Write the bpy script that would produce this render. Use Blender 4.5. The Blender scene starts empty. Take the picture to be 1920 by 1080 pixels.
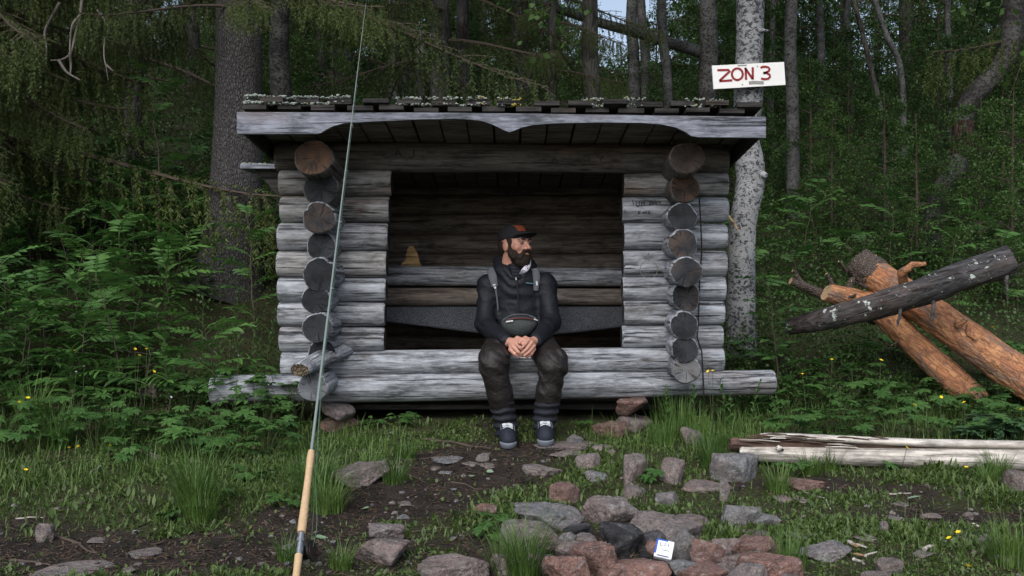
import bpy, math, random
import numpy as np
from mathutils import Vector, Matrix, Euler

# ------------------------------------------------------------------ camera, sky, sun, exposure
S = bpy.context.scene
COL = S.collection
S.render.resolution_x, S.render.resolution_y = 1024, 576
CAMZ, F, HOR = 1.0, 35 / 36 * 1920, 510          # eye height, focal length in photo pixels, horizon row
cam_d = bpy.data.cameras.new('camera'); cam = bpy.data.objects.new('camera', cam_d); COL.objects.link(cam)
cam.location = (0, 0, CAMZ); cam.rotation_euler = (math.radians(90), 0, 0)
cam_d.lens = 35; cam_d.sensor_width = 36; cam_d.shift_y = -30 / 1920
cam_d.clip_start = 0.05; cam_d.clip_end = 2000
S.camera = cam

SUN_EL, SUN_AZ = math.radians(44), math.radians(196)     # azimuth clockwise from +Y: behind the camera, a little left
w = bpy.data.worlds.new('World'); S.world = w; w.use_nodes = True
wn, wl = w.node_tree.nodes, w.node_tree.links
sky = wn.new('ShaderNodeTexSky'); sky.sky_type = 'NISHITA'; sky.sun_disc = False
sky.sun_elevation = SUN_EL; sky.sun_rotation = SUN_AZ; sky.air_density = 1.0; sky.dust_density = 3.0; sky.ozone_density = 2.0
hs = wn.new('ShaderNodeHueSaturation'); hs.inputs['Saturation'].default_value = .72; wl.new(sky.outputs[0], hs.inputs['Color'])   # thin overcast: a paler sky
bg = wn['Background']; wl.new(hs.outputs[0], bg.inputs[0]); bg.inputs[1].default_value = 0.11
sun_d = bpy.data.lights.new('sun', 'SUN'); sun = bpy.data.objects.new('sun', sun_d); COL.objects.link(sun)
sun_d.energy = 1.3; sun_d.angle = math.radians(60); sun_d.color = (1.0, 0.99, 0.97)
sd = Vector((math.sin(SUN_AZ) * math.cos(SUN_EL), math.cos(SUN_AZ) * math.cos(SUN_EL), math.sin(SUN_EL)))
sun.rotation_euler = (-sd).to_track_quat('-Z', 'Y').to_euler(); sun.location = (0, -4, 12)
S.view_settings.view_transform = 'Standard'; S.view_settings.look = 'None'
S.view_settings.gamma = 1.0; S.view_settings.use_curve_mapping = False
S.view_settings.exposure = 0.76
S.cycles.use_denoising = True
S.cycles.max_bounces = 6; S.cycles.diffuse_bounces = 3; S.cycles.glossy_bounces = 2; S.cycles.transmission_bounces = 3

# ------------------------------------------------------------------ helpers
rng = np.random.default_rng(11)
R_ = random.Random(5)
PI = math.pi
def P(px, py, Y): return np.array([(px - 960) * Y / F, Y, CAMZ + (HOR - py) * Y / F])
def sstep(a, b, x):
    t = np.clip((x - a) / (b - a), 0, 1); return t * t * (3 - 2 * t)
def _h(i, j, k, s):
    n = (i * 374761393 + j * 668265263 + k * 2147483647 + s * 974634777) & 0xFFFFFFFF
    n = ((n ^ (n >> 13)) * 1274126177) & 0xFFFFFFFF
    n = n ^ (n >> 16)
    return (n & 0xFFFF) / 65535.0
def vn(x, y, z=0.0, s=0):
    x, y, z = np.broadcast_arrays(np.asarray(x, float), np.asarray(y, float), np.asarray(z, float))
    i, j, k = np.floor(x).astype(np.int64), np.floor(y).astype(np.int64), np.floor(z).astype(np.int64)
    u, v, t = x - i, y - j, z - k
    u, v, t = u * u * (3 - 2 * u), v * v * (3 - 2 * v), t * t * (3 - 2 * t)
    def L(a, b, q): return a + (b - a) * q
    r = L(L(L(_h(i, j, k, s), _h(i + 1, j, k, s), u), L(_h(i, j + 1, k, s), _h(i + 1, j + 1, k, s), u), v),
          L(L(_h(i, j, k + 1, s), _h(i + 1, j, k + 1, s), u), L(_h(i, j + 1, k + 1, s), _h(i + 1, j + 1, k + 1, s), u), v), t)
    return r * 2 - 1
def fbm(x, y, z=0.0, s=0, o=4):
    r, a = 0.0, 0.5
    for q in range(o):
        r = r + a * vn(np.asarray(x) * 2 ** q, np.asarray(y) * 2 ** q, np.asarray(z) * 2 ** q, s + q); a *= .5
    return r

def hgt(x, y):
    x = np.asarray(x, float); y = np.asarray(y, float)
    near = .06 * sstep(3.9, 5.2, y) + .07 * sstep(5.3, 5.9, y)
    t = y - 5.95
    tp = .5 * (t + np.sqrt(t * t + .04))
    s1 = .30 + .22 * sstep(-.6, -2.4, x)
    hill = s1 * np.minimum(tp, 2.0) + .285 * np.clip(tp - 2.0, 0, 20.5) - .04 * np.clip(tp - 22.5, 0, 200)
    hill = hill + .35 * fbm(x * .25, y * .25, 0, 3, 2) * sstep(8, 12, y)
    h = near + hill
    pad = sstep(1.42, 1.25, np.abs(x)) * sstep(7.45, 7.25, y)
    h = h * (1 - pad) + np.minimum(h, .14) * pad
    h = h - .10 * np.clip(2.4 - y, 0, 12)
    h = h + .10 * sstep(-1.2, -3.2, x) * sstep(4.6, 5.8, y)
    near_w = sstep(14, 7, y)
    return h + near_w * (.035 * fbm(x * 1.3, y * 1.3, 0, 21, 3) + .022 * fbm(x * 6, y * 6, 0, 31, 3))
def G(px, py, lift=0.0):
    Y = np.concatenate([np.arange(2.0, 12, .01), np.arange(12, 60, .05)])
    X = (px - 960) * Y / F; Z = CAMZ + (HOR - py) * Y / F
    b = np.nonzero(Z <= hgt(X, Y) + lift)[0]
    q = b[0] if len(b) else len(Y) - 1
    return np.array([X[q], Y[q], float(hgt(X[q], Y[q]))])
# trodden bare earth: 1 = bare, 0 = overgrown
BARE = [(P(250, 1020, 1), .0)]
def bare(x, y):
    x = np.asarray(x, float); y = np.asarray(y, float)
    def e(cx, cy, rx, ry): return np.exp(-(((x - cx) / rx) ** 2 + ((y - cy) / ry) ** 2))
    m = 1.25 * e(-1.55, 3.55, .95, .38) + 1.2 * e(-.22, 4.75, .42, .55) + .9 * e(-.6, 4.2, .45, .3) + .8 * e(1.75, 4.05, .75, .17) + .8 * e(1.45, 4.5, .6, .14)
    m = m + .9 * e(.05, 5.15, .5, .25) + .9 * e(.45, 3.55, .6, .4) + .5 * e(-2.6, 3.35, .8, .2) + .5 * e(0.1, 5.7, 1.1, .22) + .5 * e(-.55, 3.5, .5, .3)
    return np.clip(m + .75 * fbm(x * 3, y * 3, 0, 55, 4) - .06, 0, 1)

class MB:
    def __init__(s): s.V = []; s.F = []; s.M = []; s.n = 0
    def add(s, V, Fc, m=0):
        V = np.asarray(V, float).reshape(-1, 3)
        if isinstance(Fc, np.ndarray):
            s.F.append(Fc + s.n); s.M.append(np.full(len(Fc), m))
        else:
            by = {}
            for f in Fc: by.setdefault(len(f), []).append(f)
            for k in by: s.F.append(np.array(by[k], int) + s.n); s.M.append(np.full(len(by[k]), m))
        s.V.append(V); s.n += len(V); return s
    def tube(s, pts, rad, n=10, cap=True, m=0, mcap=None, rough=0.0, seed=0, flat=1.0):
        pts = np.asarray(pts, float); k = len(pts); rad = np.broadcast_to(np.asarray(rad, float), (k,))
        T = np.gradient(pts, axis=0); T /= np.linalg.norm(T, axis=1)[:, None] + 1e-12
        up = np.array([0, 0, 1.0]) if abs(T[0][2]) < .9 else np.array([1.0, 0, 0])
        Vs = []; a = np.linspace(0, 2 * PI, n, endpoint=False)
        u = np.cross(up, T[0]); u /= np.linalg.norm(u)
        for q in range(k):
            u = u - T[q] * (u @ T[q]); u /= np.linalg.norm(u); v = np.cross(T[q], u)
            r = np.full(n, rad[q])
            if rough: r = r * (1 + rough * fbm(np.cos(a) * 1.7 + seed, np.sin(a) * 1.7, q * .35, seed, 3))
            Vs.append(pts[q] + np.outer(np.cos(a) * r, u) + np.outer(np.sin(a) * r * flat, v))
        V = np.concatenate(Vs)
        i = np.arange(k - 1)[:, None] * n; j = np.arange(n)[None]; j2 = (j + 1) % n
        Fq = np.stack([i + j, i + j2, i + n + j2, i + n + j], -1).reshape(-1, 4)
        base = s.n; s.add(V, Fq, m)
        if cap:
            mc = m if mcap is None else mcap
            c0 = np.concatenate([Vs[0], [pts[0]]]); c1 = np.concatenate([Vs[-1], [pts[-1]]])
            jj = np.arange(n); s.add(c0, np.stack([(jj + 1) % n, jj, np.full(n, n)], -1), mc)
            s.add(c1, np.stack([jj, (jj + 1) % n, np.full(n, n)], -1), mc)
        return s
    def box(s, c, d, m=0, Rm=None, bev=0.0):
        c = np.asarray(c, float); d = np.asarray(d, float) / 2
        sg = np.array([[x, y, z] for x in (-1, 1) for y in (-1, 1) for z in (-1, 1)], float)
        if bev <= 0:
            V = sg * d
            Fc = np.array([[0, 1, 3, 2], [4, 6, 7, 5], [0, 4, 5, 1], [2, 3, 7, 6], [0, 2, 6, 4], [1, 5, 7, 3]])
        else:
            V = []; 
            for g in sg:
                for ax in range(3):
                    p = g * (d - bev); p[ax] = g[ax] * d[ax]; V.append(p)
            V = np.array(V); ix = lambda k, ax: k * 3 + ax
            Fc = [[ix(0, 0), ix(1, 0), ix(3, 0), ix(2, 0)], [ix(4, 0), ix(6, 0), ix(7, 0), ix(5, 0)], [ix(0, 1), ix(4, 1), ix(5, 1), ix(1, 1)], [ix(2, 1), ix(3, 1), ix(7, 1), ix(6, 1)], [ix(0, 2), ix(2, 2), ix(6, 2), ix(4, 2)], [ix(1, 2), ix(5, 2), ix(7, 2), ix(3, 2)]]
            for k in range(8):
                Fc.append([ix(k, 0), ix(k, 1), ix(k, 2)])
                for ax, b in ((0, 4), (1, 2), (2, 1)):
                    if not k & b:
                        o = [q for q in range(3) if q != ax]
                        Fc.append([ix(k, o[0]), ix(k | b, o[0]), ix(k | b, o[1]), ix(k, o[1])])
        if Rm is not None: V = V @ np.asarray(Rm).T
        s.add(V + c, Fc, m); return s
    def ribbon(s, pts, wid, nrm, m=0, th=0.0):
        pts = np.asarray(pts, float); nrm = np.asarray(nrm, float)
        T = np.gradient(pts, axis=0); T /= np.linalg.norm(T, axis=1)[:, None] + 1e-12
        sd_ = np.cross(T, nrm); sd_ /= np.linalg.norm(sd_, axis=1)[:, None] + 1e-12
        wid = np.broadcast_to(np.asarray(wid, float), (len(pts),))[:, None] / 2
        k = len(pts); V = np.concatenate([pts - sd_ * wid, pts + sd_ * wid])
        i = np.arange(k - 1)
        s.add(V, np.stack([i, i + 1, k + i + 1, k + i], -1), m); return s
    def mesh(s, name, mats, smooth=True):
        me = bpy.data.meshes.new(name)
        V = np.concatenate(s.V)
        tot = np.concatenate([np.full(len(f), f.shape[1]) for f in s.F])
        loops = np.concatenate([f.ravel() for f in s.F])
        me.vertices.add(len(V)); me.vertices.foreach_set('co', V.astype(np.float32).ravel())
        me.loops.add(len(loops)); me.loops.foreach_set('vertex_index', loops.astype(np.int32))
        me.polygons.add(len(tot))
        me.polygons.foreach_set('loop_start', np.concatenate([[0], np.cumsum(tot)[:-1]]).astype(np.int32))
        me.polygons.foreach_set('material_index', np.concatenate(s.M).astype(np.int32))
        me.polygons.foreach_set('use_smooth', np.full(len(tot), smooth))
        for m in (mats if isinstance(mats, (list, tuple)) else [mats]): me.materials.append(m)
        me.update(calc_edges=True); me.validate()
        return me
    def obj(s, name, mats, parent=None, smooth=True): return link(name, s.mesh(name, mats, smooth), parent)
def link(name, data, parent=None, loc=None, rot=None, scale=None):
    o = bpy.data.objects.new(name, data); COL.objects.link(o)
    if parent is not None: o.parent = parent
    if loc is not None: o.location = loc
    if rot is not None: o.rotation_euler = rot
    if scale is not None: o.scale = (scale,) * 3 if np.isscalar(scale) else scale
    return o
def thing(name, label, cat, loc=(0, 0, 0), rz=0.0, group=None, scale=None):
    o = link(name, None, None, tuple(float(q) for q in loc), (0, 0, rz), scale); o.empty_display_size = .1
    return tag(o, label, cat, group)
def tag(o, label, cat, group=None, kind=None):
    if label: o['label'] = label
    if cat: o['category'] = cat
    if group: o['group'] = group
    if kind: o['kind'] = kind
    return o
def wparent(o, p): # part given in world coordinates under an unrotated parent
    o.parent = p; o.location = Vector(o.location) - Vector(p.location); return o
def recenter(V, p): return np.asarray(V) - np.asarray(p)

# ------------------------------------------------------------------ materials
class NT:
    def __init__(s, name):
        s.m = bpy.data.materials.new(name); s.m.use_nodes = True; s.t = s.m.node_tree; s.t.nodes.clear()
        s.out = s.t.nodes.new('ShaderNodeOutputMaterial')
    def n(s, typ, out=0, props=None, **inp):
        nd = s.t.nodes.new('ShaderNode' + typ)
        for k, v in (props or {}).items(): setattr(nd, k, v)
        for k, v in inp.items():
            key = int(k[1:]) if k[0] == 'i' and k[1:].isdigit() else k.replace('_', ' ')
            sk = nd.inputs[key]
            if isinstance(v, bpy.types.NodeSocket): s.t.links.new(v, sk)
            else: sk.default_value = v
        return nd.outputs[out]
    def math(s, op, a, b=0.0, c=0.0, clamp=False): return s.n('Math', 0, {'operation': op, 'use_clamp': clamp}, i0=a, i1=b, i2=c)
    def mix(s, f, a, b):
        nd = s.t.nodes.new('ShaderNodeMix'); nd.data_type = 'RGBA'
        for sk, v in ((nd.inputs[0], f), (nd.inputs[6], a), (nd.inputs[7], b)):
            if isinstance(v, bpy.types.NodeSocket): s.t.links.new(v, sk)
            else: sk.default_value = v if np.isscalar(v) else (*v, 1)
        return nd.outputs[2]
    def ramp(s, f, stops):
        nd = s.t.nodes.new('ShaderNodeValToRGB'); e = nd.color_ramp.elements
        while len(e) < len(stops): e.new(.5)
        for q, (p, c) in zip(e, stops):
            q.position = p; q.color = (c, c, c, 1) if np.isscalar(c) else (*c, 1)
        s.t.links.new(f, nd.inputs[0]); return nd.outputs[0]
    def noise(s, vec, scale, det=4, rough=.55, dist=0.0): return s.n('TexNoise', 0, Vector=vec, Scale=scale, Detail=det, Roughness=rough, Distortion=dist)
    def coords(s, scale=(1, 1, 1), rnd=True, kind='Object'):
        nd = s.t.nodes.new('ShaderNodeTexCoord'); v = nd.outputs[kind]
        if rnd:
            oi = s.t.nodes.new('ShaderNodeObjectInfo')
            r = s.math('MULTIPLY', oi.outputs['Random'], 37.0)
            v = s.n('VectorMath', 0, {'operation': 'ADD'}, i0=v, i1=s.n('CombineXYZ', 0, X=r, Y=r, Z=r))
        return s.n('Mapping', 0, Vector=v, Scale=scale)
    def bump(s, h, st=.4, dist=.01, nrm=None):
        kw = dict(Height=h, Strength=st, Distance=dist)
        if nrm is not None: kw['Normal'] = nrm
        return s.n('Bump', 0, **kw)
    def done(s, col, rough=.8, nrm=None, spec=.3, trans=0.0, **kw):
        if not isinstance(col, bpy.types.NodeSocket): col = s.n('RGB') if False else col
        inp = dict(Roughness=rough); inp.update(kw)
        sh_n = s.t.nodes.new('ShaderNodeBsdfPrincipled')
        def put(k, v):
            if isinstance(v, bpy.types.NodeSocket): s.t.links.new(v, sh_n.inputs[k])
            else: sh_n.inputs[k].default_value = (*v, 1) if (not np.isscalar(v) and len(v) == 3 and 'Color' in k) else v
        put('Base Color', col); put('Roughness', rough); put('Specular IOR Level', spec)
        for k, v in kw.items(): put(k.replace('_', ' '), v)
        if nrm is not None: put('Normal', nrm)
        sh = sh_n.outputs[0]
        if trans:
            tr = s.t.nodes.new('ShaderNodeBsdfTranslucent')
            if isinstance(col, bpy.types.NodeSocket): s.t.links.new(col, tr.inputs[0])
            else: tr.inputs[0].default_value = (*col, 1)
            sh = s.n('MixShader', 0, i0=trans, i1=sh, i2=tr.outputs[0])
        s.t.links.new(sh, s.out.inputs[0]); return s.m

def mat_wood(name, light, dark, brown, brown_amt=.3, crack=.5, lich=0.0, rough=.85):
    t = NT(name)
    c1 = t.coords((1.2, 16, 16)); c2 = t.coords((1.0, 2.2, 2.2)); c3 = t.coords((2.2, 55, 55)); cf = t.coords((14, 90, 90))
    g = t.noise(c1, 2.0, 7, .75); p = t.noise(c2, 1.6, 4, .6); cr = t.noise(c3, 1.0, 3, .5); fi = t.noise(cf, 1.0, 4, .6)
    col = t.mix(t.ramp(g, [(.38, 0.0), (.58, 1.0)]), dark, light)
    col = t.mix(t.math('MULTIPLY', t.ramp(p, [(.52, 0.0), (.68, 1.0)]), brown_amt), col, brown)
    blot = t.noise(t.coords((2.5, 5, 5)), 2.0, 5, .7)
    col = t.mix(t.math('MULTIPLY', t.ramp(blot, [(.48, 0.0), (.66, 1.0)]), .75), col, tuple(q * .35 for q in dark))
    col = t.mix(t.math('MULTIPLY', t.ramp(cr, [(.36, 1.0), (.43, 0.0)]), crack), col, tuple(q * .2 for q in dark))
    mid = t.noise(t.coords((5, 34, 34)), 1.0, 5, .7)
    col = t.mix(t.math('MULTIPLY', t.ramp(mid, [(.44, 1.0), (.56, 0.0)]), .32), col, tuple(q * .45 for q in dark))
    kn = t.n('TexVoronoi', 0, Vector=t.coords((3.0, 8.5, 8.5)), Scale=1.0)
    kf = t.ramp(kn, [(.05, 1.0), (.15, 0.0)])
    col = t.mix(t.math('MULTIPLY', kf, .8), col, tuple(q * .3 for q in brown))
    lc = t.noise(t.coords((.5, 26, 26)), 1.0, 2, .5); lf = t.ramp(lc, [(.30, 1.0), (.345, 0.0)])
    col = t.mix(t.math('MULTIPLY', lf, crack), col, tuple(q * .12 for q in dark))
    col = t.mix(t.math('MULTIPLY', t.ramp(fi, [(.5, 0.0), (.7, 1.0)]), .45), col, tuple(min(1, q * 1.25) for q in light))
    if lich:
        l = t.noise(t.coords((9, 9, 9)), 1.6, 5, .7)
        col = t.mix(t.ramp(l, [(.66 - lich * .1, 0.0), (.70 - lich * .1, 1.0)]), col, (.42, .47, .44))
    hh = t.math('ADD', t.math('MULTIPLY', g, .6), t.math('ADD', t.math('MULTIPLY', fi, .35), t.math('SUBTRACT', t.ramp(cr, [(.34, 0.0), (.42, .8)]), t.math('ADD', lf, t.math('MULTIPLY', kf, .4)))))
    return t.done(col, rough, t.bump(hh, .8, .008))
def mat_end(name, light, dark, warm, warm_amt):
    t = NT(name)
    tc = t.t.nodes.new('ShaderNodeTexCoord'); sp = t.t.nodes.new('ShaderNodeSeparateXYZ'); t.t.links.new(tc.outputs['Object'], sp.inputs[0])
    y, z = sp.outputs[1], sp.outputs[2]
    oi = t.t.nodes.new('ShaderNodeObjectInfo'); rn = oi.outputs['Random']
    r = t.math('SQRT', t.math('ADD', t.math('MULTIPLY', y, y), t.math('MULTIPLY', z, z)))
    n1 = t.noise(t.coords((12, 12, 12)), 1.0, 4, .6)
    ring = t.math('SINE', t.math('ADD', t.math('MULTIPLY', r, 700.0), t.math('MULTIPLY', n1, 9.0)))
    ang = t.math('ARCTAN2', z, y)
    rad = t.noise(t.n('CombineXYZ', 0, X=t.math('MULTIPLY', ang, 3.2), Y=t.math('MULTIPLY', rn, 50.0), Z=t.math('MULTIPLY', r, 5.0)), 1.3, 3, .6)
    col = t.mix(t.ramp(n1, [(.3, 0.0), (.7, 1.0)]), dark, light)
    wa = t.math('MULTIPLY', t.math('GREATER_THAN', t.math('FRACT', t.math('MULTIPLY', rn, 7.13)), .55), warm_amt)
    col = t.mix(t.math('MULTIPLY', wa, t.ramp(t.noise(t.coords((7, 7, 7)), 1.0, 4, .6), [(.4, 0.0), (.6, 1.0)])), col, warm)
    col = t.mix(t.math('MULTIPLY', t.math('ADD', ring, 1.0), .14), col, tuple(q * .4 for q in dark))
    ck = t.ramp(rad, [(.36, 1.0), (.43, 0.0)])
    col = t.mix(t.math('MULTIPLY', ck, .85), col, (.006, .006, .006))
    h = t.math('SUBTRACT', t.math('MULTIPLY', ring, .25), ck)
    return t.done(col, .85, t.bump(h, .5, .004))
def mat_bark(name, light, dark, sc=(10, 10, 2.4), moss=0.0, white=None, wamt=0.0):
    t = NT(name)
    c = t.coords(sc); g = t.noise(c, 2.2, 6, .65, .6); v = t.n('TexVoronoi', 0, {'feature': 'DISTANCE_TO_EDGE'}, Vector=c, Scale=2.2)
    col = t.mix(t.ramp(g, [(.35, 0.0), (.65, 1.0)]), dark, light)
    col = t.mix(t.ramp(v, [(.0, .75), (.16, 0.0)]), col, tuple(q * .3 for q in dark))
    if moss:
        mm = t.noise(t.coords((3, 3, 1.5)), 1.4, 5, .65)
        col = t.mix(t.math('MULTIPLY', t.ramp(mm, [(.5, 0.0), (.62, 1.0)]), moss), col, (.055, .065, .03))
    if white:
        q = t.noise(t.coords((3, 3, 2.4)), 1.2, 4, .6)
        col = t.mix(t.math('MULTIPLY', t.ramp(q, [(.42, 0.0), (.55, 1.0)]), wamt), col, white)
    h = t.math('ADD', g, t.ramp(v, [(0, 0.0), (.25, .7)]))
    return t.done(col, .9, t.bump(h, .9, .015))
def mat_birch(name, white, grey, dark, amt):
    t = NT(name)
    c = t.coords((34, 34, 44)); l = t.noise(c, 1.0, 5, .7, .8)
    p = t.noise(t.coords((2.0, 2.0, 3.0)), 1.3, 4, .6)
    f = t.noise(t.coords((60, 60, 20)), 1.0, 3, .6)
    col = t.mix(t.ramp(p, [(.35, 0.0), (.65, 1.0)]), grey, white)
    col = t.mix(t.math('MULTIPLY', f, .4), col, grey)
    col = t.mix(t.ramp(t.math('ADD', l, t.math('MULTIPLY', p, -.25)), [(.33 + amt, 0.0), (.40 + amt, 1.0)]), dark, col) if False else t.mix(t.ramp(t.math('ADD', l, t.math('MULTIPLY', p, .25)), [(.50 + amt, 1.0), (.57 + amt, 0.0)]), col, dark)
    return t.done(col, .8, t.bump(l, .6, .008))
def mat_leaf(name, a, b, trans=.28, rough=.5, spec=.35):
    t = NT(name)
    geo = t.t.nodes.new('ShaderNodeNewGeometry'); oi = t.t.nodes.new('ShaderNodeObjectInfo')
    r = t.math('ADD', t.math('MULTIPLY', geo.outputs['Random Per Island'], .6), t.math('MULTIPLY', oi.outputs['Random'], .5), clamp=True)
    col = t.mix(r, a, b)
    n = t.noise(t.coords((1, 1, 1), False), 60, 2, .5)
    col = t.mix(t.math('MULTIPLY', n, .35), col, tuple(q * .55 for q in a))
    return t.done(col, rough, None, spec, trans)
def mat_plain(name, col, rough=.7, var=.25, sc=40, spec=.3, bump=.2, bd=.003, **kw):
    t = NT(name); n = t.noise(t.coords((1, 1, 1)), sc, 5, .6)
    c = t.mix(t.math('MULTIPLY', n, var * 2), col, tuple(q * .45 for q in col))
    return t.done(c, rough, t.bump(n, bump, bd), spec, **kw)
def mat_rock(name, a, b, lich=.3, char=0.0, moss=.25):
    t = NT(name)
    c = t.coords((1, 1, 1)); n1 = t.noise(c, 6, 5, .6); n2 = t.noise(c, 55, 5, .7); n3 = t.noise(c, 140, 3, .6)
    col = t.mix(t.ramp(n1, [(.38, 0.0), (.62, 1.0)]), a, b)
    col = t.mix(t.math('MULTIPLY', t.ramp(n2, [(.45, 0.0), (.62, 1.0)]), .55), col, tuple(q * .28 for q in a))
    col = t.mix(t.math('MULTIPLY', t.ramp(n3, [(.55, 0.0), (.7, 1.0)]), .5), col, (.45, .42, .40))
    n4 = t.noise(c, 20, 6, .75, .4)
    col = t.mix(t.math('MULTIPLY', t.ramp(n4, [(.50, 0.0), (.60, 1.0)]), .6), col, tuple(q * .38 for q in b))
    n5 = t.noise(c, 31, 5, .75)
    col = t.mix(t.math('MULTIPLY', t.ramp(n5, [(.57, 0.0), (.64, 1.0)]), .5), col, (.42, .40, .39))
    l = t.noise(c, 11, 5, .75)
    col = t.mix(t.math('MULTIPLY', t.ramp(l, [(.58, 0.0), (.66, 1.0)]), lich), col, (.30, .32, .30))
    col = t.mix(t.math('MULTIPLY', t.ramp(t.noise(c, 4.5, 5, .7), [(.5, 0.0), (.62, 1.0)]), moss), col, (.035, .04, .018))
    if char: col = t.mix(t.math('MULTIPLY', t.ramp(t.noise(c, 5, 4, .6), [(.35, 0.0), (.55, 1.0)]), char), col, (.012, .012, .014))
    h = t.math('ADD', t.math('MULTIPLY', n1, .5), t.math('ADD', t.math('MULTIPLY', n2, .5), t.math('MULTIPLY', n4, .9)))
    return t.done(col, .85, t.bump(h, 1.0, .03))

def mat_ground():
    t = NT('soil_and_moss')
    c = t.coords((1, 1, 1), False)
    at = t.t.nodes.new('ShaderNodeAttribute'); at.attribute_name = 'bare'
    n1 = t.noise(c, 9, 6, .65); n2 = t.noise(c, 70, 5, .7); n3 = t.noise(c, 2.3, 4, .6); v = t.n('TexVoronoi', 0, Vector=c, Scale=95.0)
    soil = t.mix(t.ramp(n1, [(.35, 0.0), (.65, 1.0)]), (.012, .009, .0075), (.038, .028, .022))
    soil = t.mix(t.math('MULTIPLY', t.ramp(n2, [(.56, 0.0), (.70, 1.0)]), .6), soil, (.085, .062, .048))
    soil = t.mix(t.math('MULTIPLY', t.ramp(v, [(.05, 1.0), (.16, 0.0)]), .35), soil, (.12, .10, .09))
    mo = t.mix(t.ramp(n2, [(.35, 0.0), (.65, 1.0)]), (.020, .022, .010), (.050, .058, .020))
    mo = t.mix(t.math('MULTIPLY', t.ramp(n3, [(.5, 0.0), (.65, 1.0)]), .6), mo, (.030, .022, .015))
    f = t.ramp(t.math('ADD', at.outputs['Fac'], t.math('MULTIPLY', t.math('SUBTRACT', n1, .5), .9)), [(.30, 0.0), (.55, 1.0)])
    col = t.mix(f, mo, soil)
    h = t.math('ADD', t.math('MULTIPLY', n1, .6), t.math('ADD', t.math('MULTIPLY', n2, .5), t.math('MULTIPLY', v, -.4)))
    return t.done(col, .9, t.bump(h, .9, .02), .25)

M = {}
M['ground'] = mat_ground()
M['log'] = mat_wood('weathered_log', (.42, .445, .49), (.125, .135, .15), (.15, .10, .07), .45, .9)
M['log_stain'] = mat_wood('brown_stained_log', (.36, .36, .36), (.13, .125, .125), (.20, .095, .04), 1.0, .9)
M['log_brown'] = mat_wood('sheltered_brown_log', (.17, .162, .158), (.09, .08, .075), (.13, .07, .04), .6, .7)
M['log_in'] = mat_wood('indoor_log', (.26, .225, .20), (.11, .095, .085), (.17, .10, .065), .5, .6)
M['end'] = mat_end('grey_end_grain', (.036, .040, .047), (.008, .009, .011), (.12, .082, .062), .5)
M['end_warm'] = mat_end('brown_end_grain', (.050, .035, .027), (.012, .010, .009), (.13, .07, .04), .7)
M['end_pale'] = mat_end('pale_end_grain', (.19, .20, .215), (.065, .07, .078), (.16, .13, .11), .3)
M['fascia'] = mat_wood('grey_fascia_plank', (.27, .29, .345), (.105, .112, .135), (.15, .11, .10), .6, .8)
M['plank'] = mat_wood('dark_roof_plank', (.045, .042, .040), (.016, .015, .014), (.07, .045, .03), .5, .6)
M['lichen'] = mat_plain('pale_lichen', (.34, .38, .34), .95, .5, 60)
M['lichen_y'] = mat_plain('yellow_lichen', (.50, .42, .10), .95, .4, 60)
M['spruce_bark'] = mat_bark('spruce_bark', (.118, .112, .114), (.046, .042, .042), (34, 34, 13), .12)
M['dark_bark'] = mat_bark('dark_bark', (.07, .064, .06), (.025, .022, .02), (10, 10, 3), .3, (.20, .20, .19), .25)
M['birch'] = mat_birch('pale_birch_bark', (.36, .365, .36), (.19, .195, .205), (.035, .035, .04), .055)
M['birch_grey'] = mat_birch('grey_birch_bark', (.17, .172, .17), (.07, .07, .068), (.02, .02, .02), .05)
M['birch_dark'] = mat_birch('rough_birch_bark', (.14, .14, .135), (.05, .048, .044), (.018, .017, .017), .08)
M['pine'] = mat_bark('orange_pine_bark', (.46, .235, .135), (.27, .115, .07), (5, 8, 8), 0, (.20, .15, .13), .55)
def mat_pine():
    t = NT('orange_pine_bark'); c = t.coords((9, 30, 30)); dist = t.noise(t.coords((8, 14, 14)), 1.5, 4, .6)
    cv = t.n('VectorMath', 0, {'operation': 'ADD'}, i0=c, i1=t.n('CombineXYZ', 0, X=t.math('MULTIPLY', dist, 2.2), Y=t.math('MULTIPLY', dist, 2.6), Z=dist))
    v = t.n('TexVoronoi', 1, Vector=cv, Scale=1.0); ed = t.n('TexVoronoi', 0, {'feature': 'DISTANCE_TO_EDGE'}, Vector=cv, Scale=1.0)
    n1 = t.noise(t.coords((3, 7, 7)), 2.0, 6, .7); n3 = t.noise(t.coords((2.4, 5, 5)), 1.5, 5, .65); n2 = t.noise(t.coords((14, 34, 34)), 1.0, 5, .75)
    col = t.mix(t.math('MULTIPLY', v, 1.0), (.38, .16, .075), (.54, .285, .14))
    col = t.mix(t.math('MULTIPLY', t.ramp(n1, [(.45, 0.0), (.6, 1.0)]), .6), col, (.23, .10, .062))
    col = t.mix(t.math('MULTIPLY', t.ramp(ed, [(.0, 1.0), (.08, 0.0)]), .40), col, (.13, .06, .04))
    col = t.mix(t.math('MULTIPLY', t.ramp(n2, [(.52, 0.0), (.60, 1.0)]), .65), col, (.13, .065, .045))
    col = t.mix(t.math('MULTIPLY', t.ramp(n3, [(.50, 0.0), (.60, 1.0)]), .75), col, (.17, .125, .105))
    h = t.math('ADD', t.math('ADD', t.math('MULTIPLY', v, .5), n1), t.math('ADD', t.ramp(ed, [(0, 0.0), (.12, .25)]), t.math('MULTIPLY', n2, .6))); return t.done(col, .8, t.bump(h, 1.0, .014), .25)
M['pine'] = mat_pine()
M['pine_grey'] = mat_bark('grey_pine_bark', (.20, .16, .135), (.09, .07, .06), (26, 34, 34), 0)
M['pine_end'] = mat_end('fresh_cut_pine', (.50, .36, .22), (.36, .23, .13), (.45, .30, .17), .4)
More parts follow.
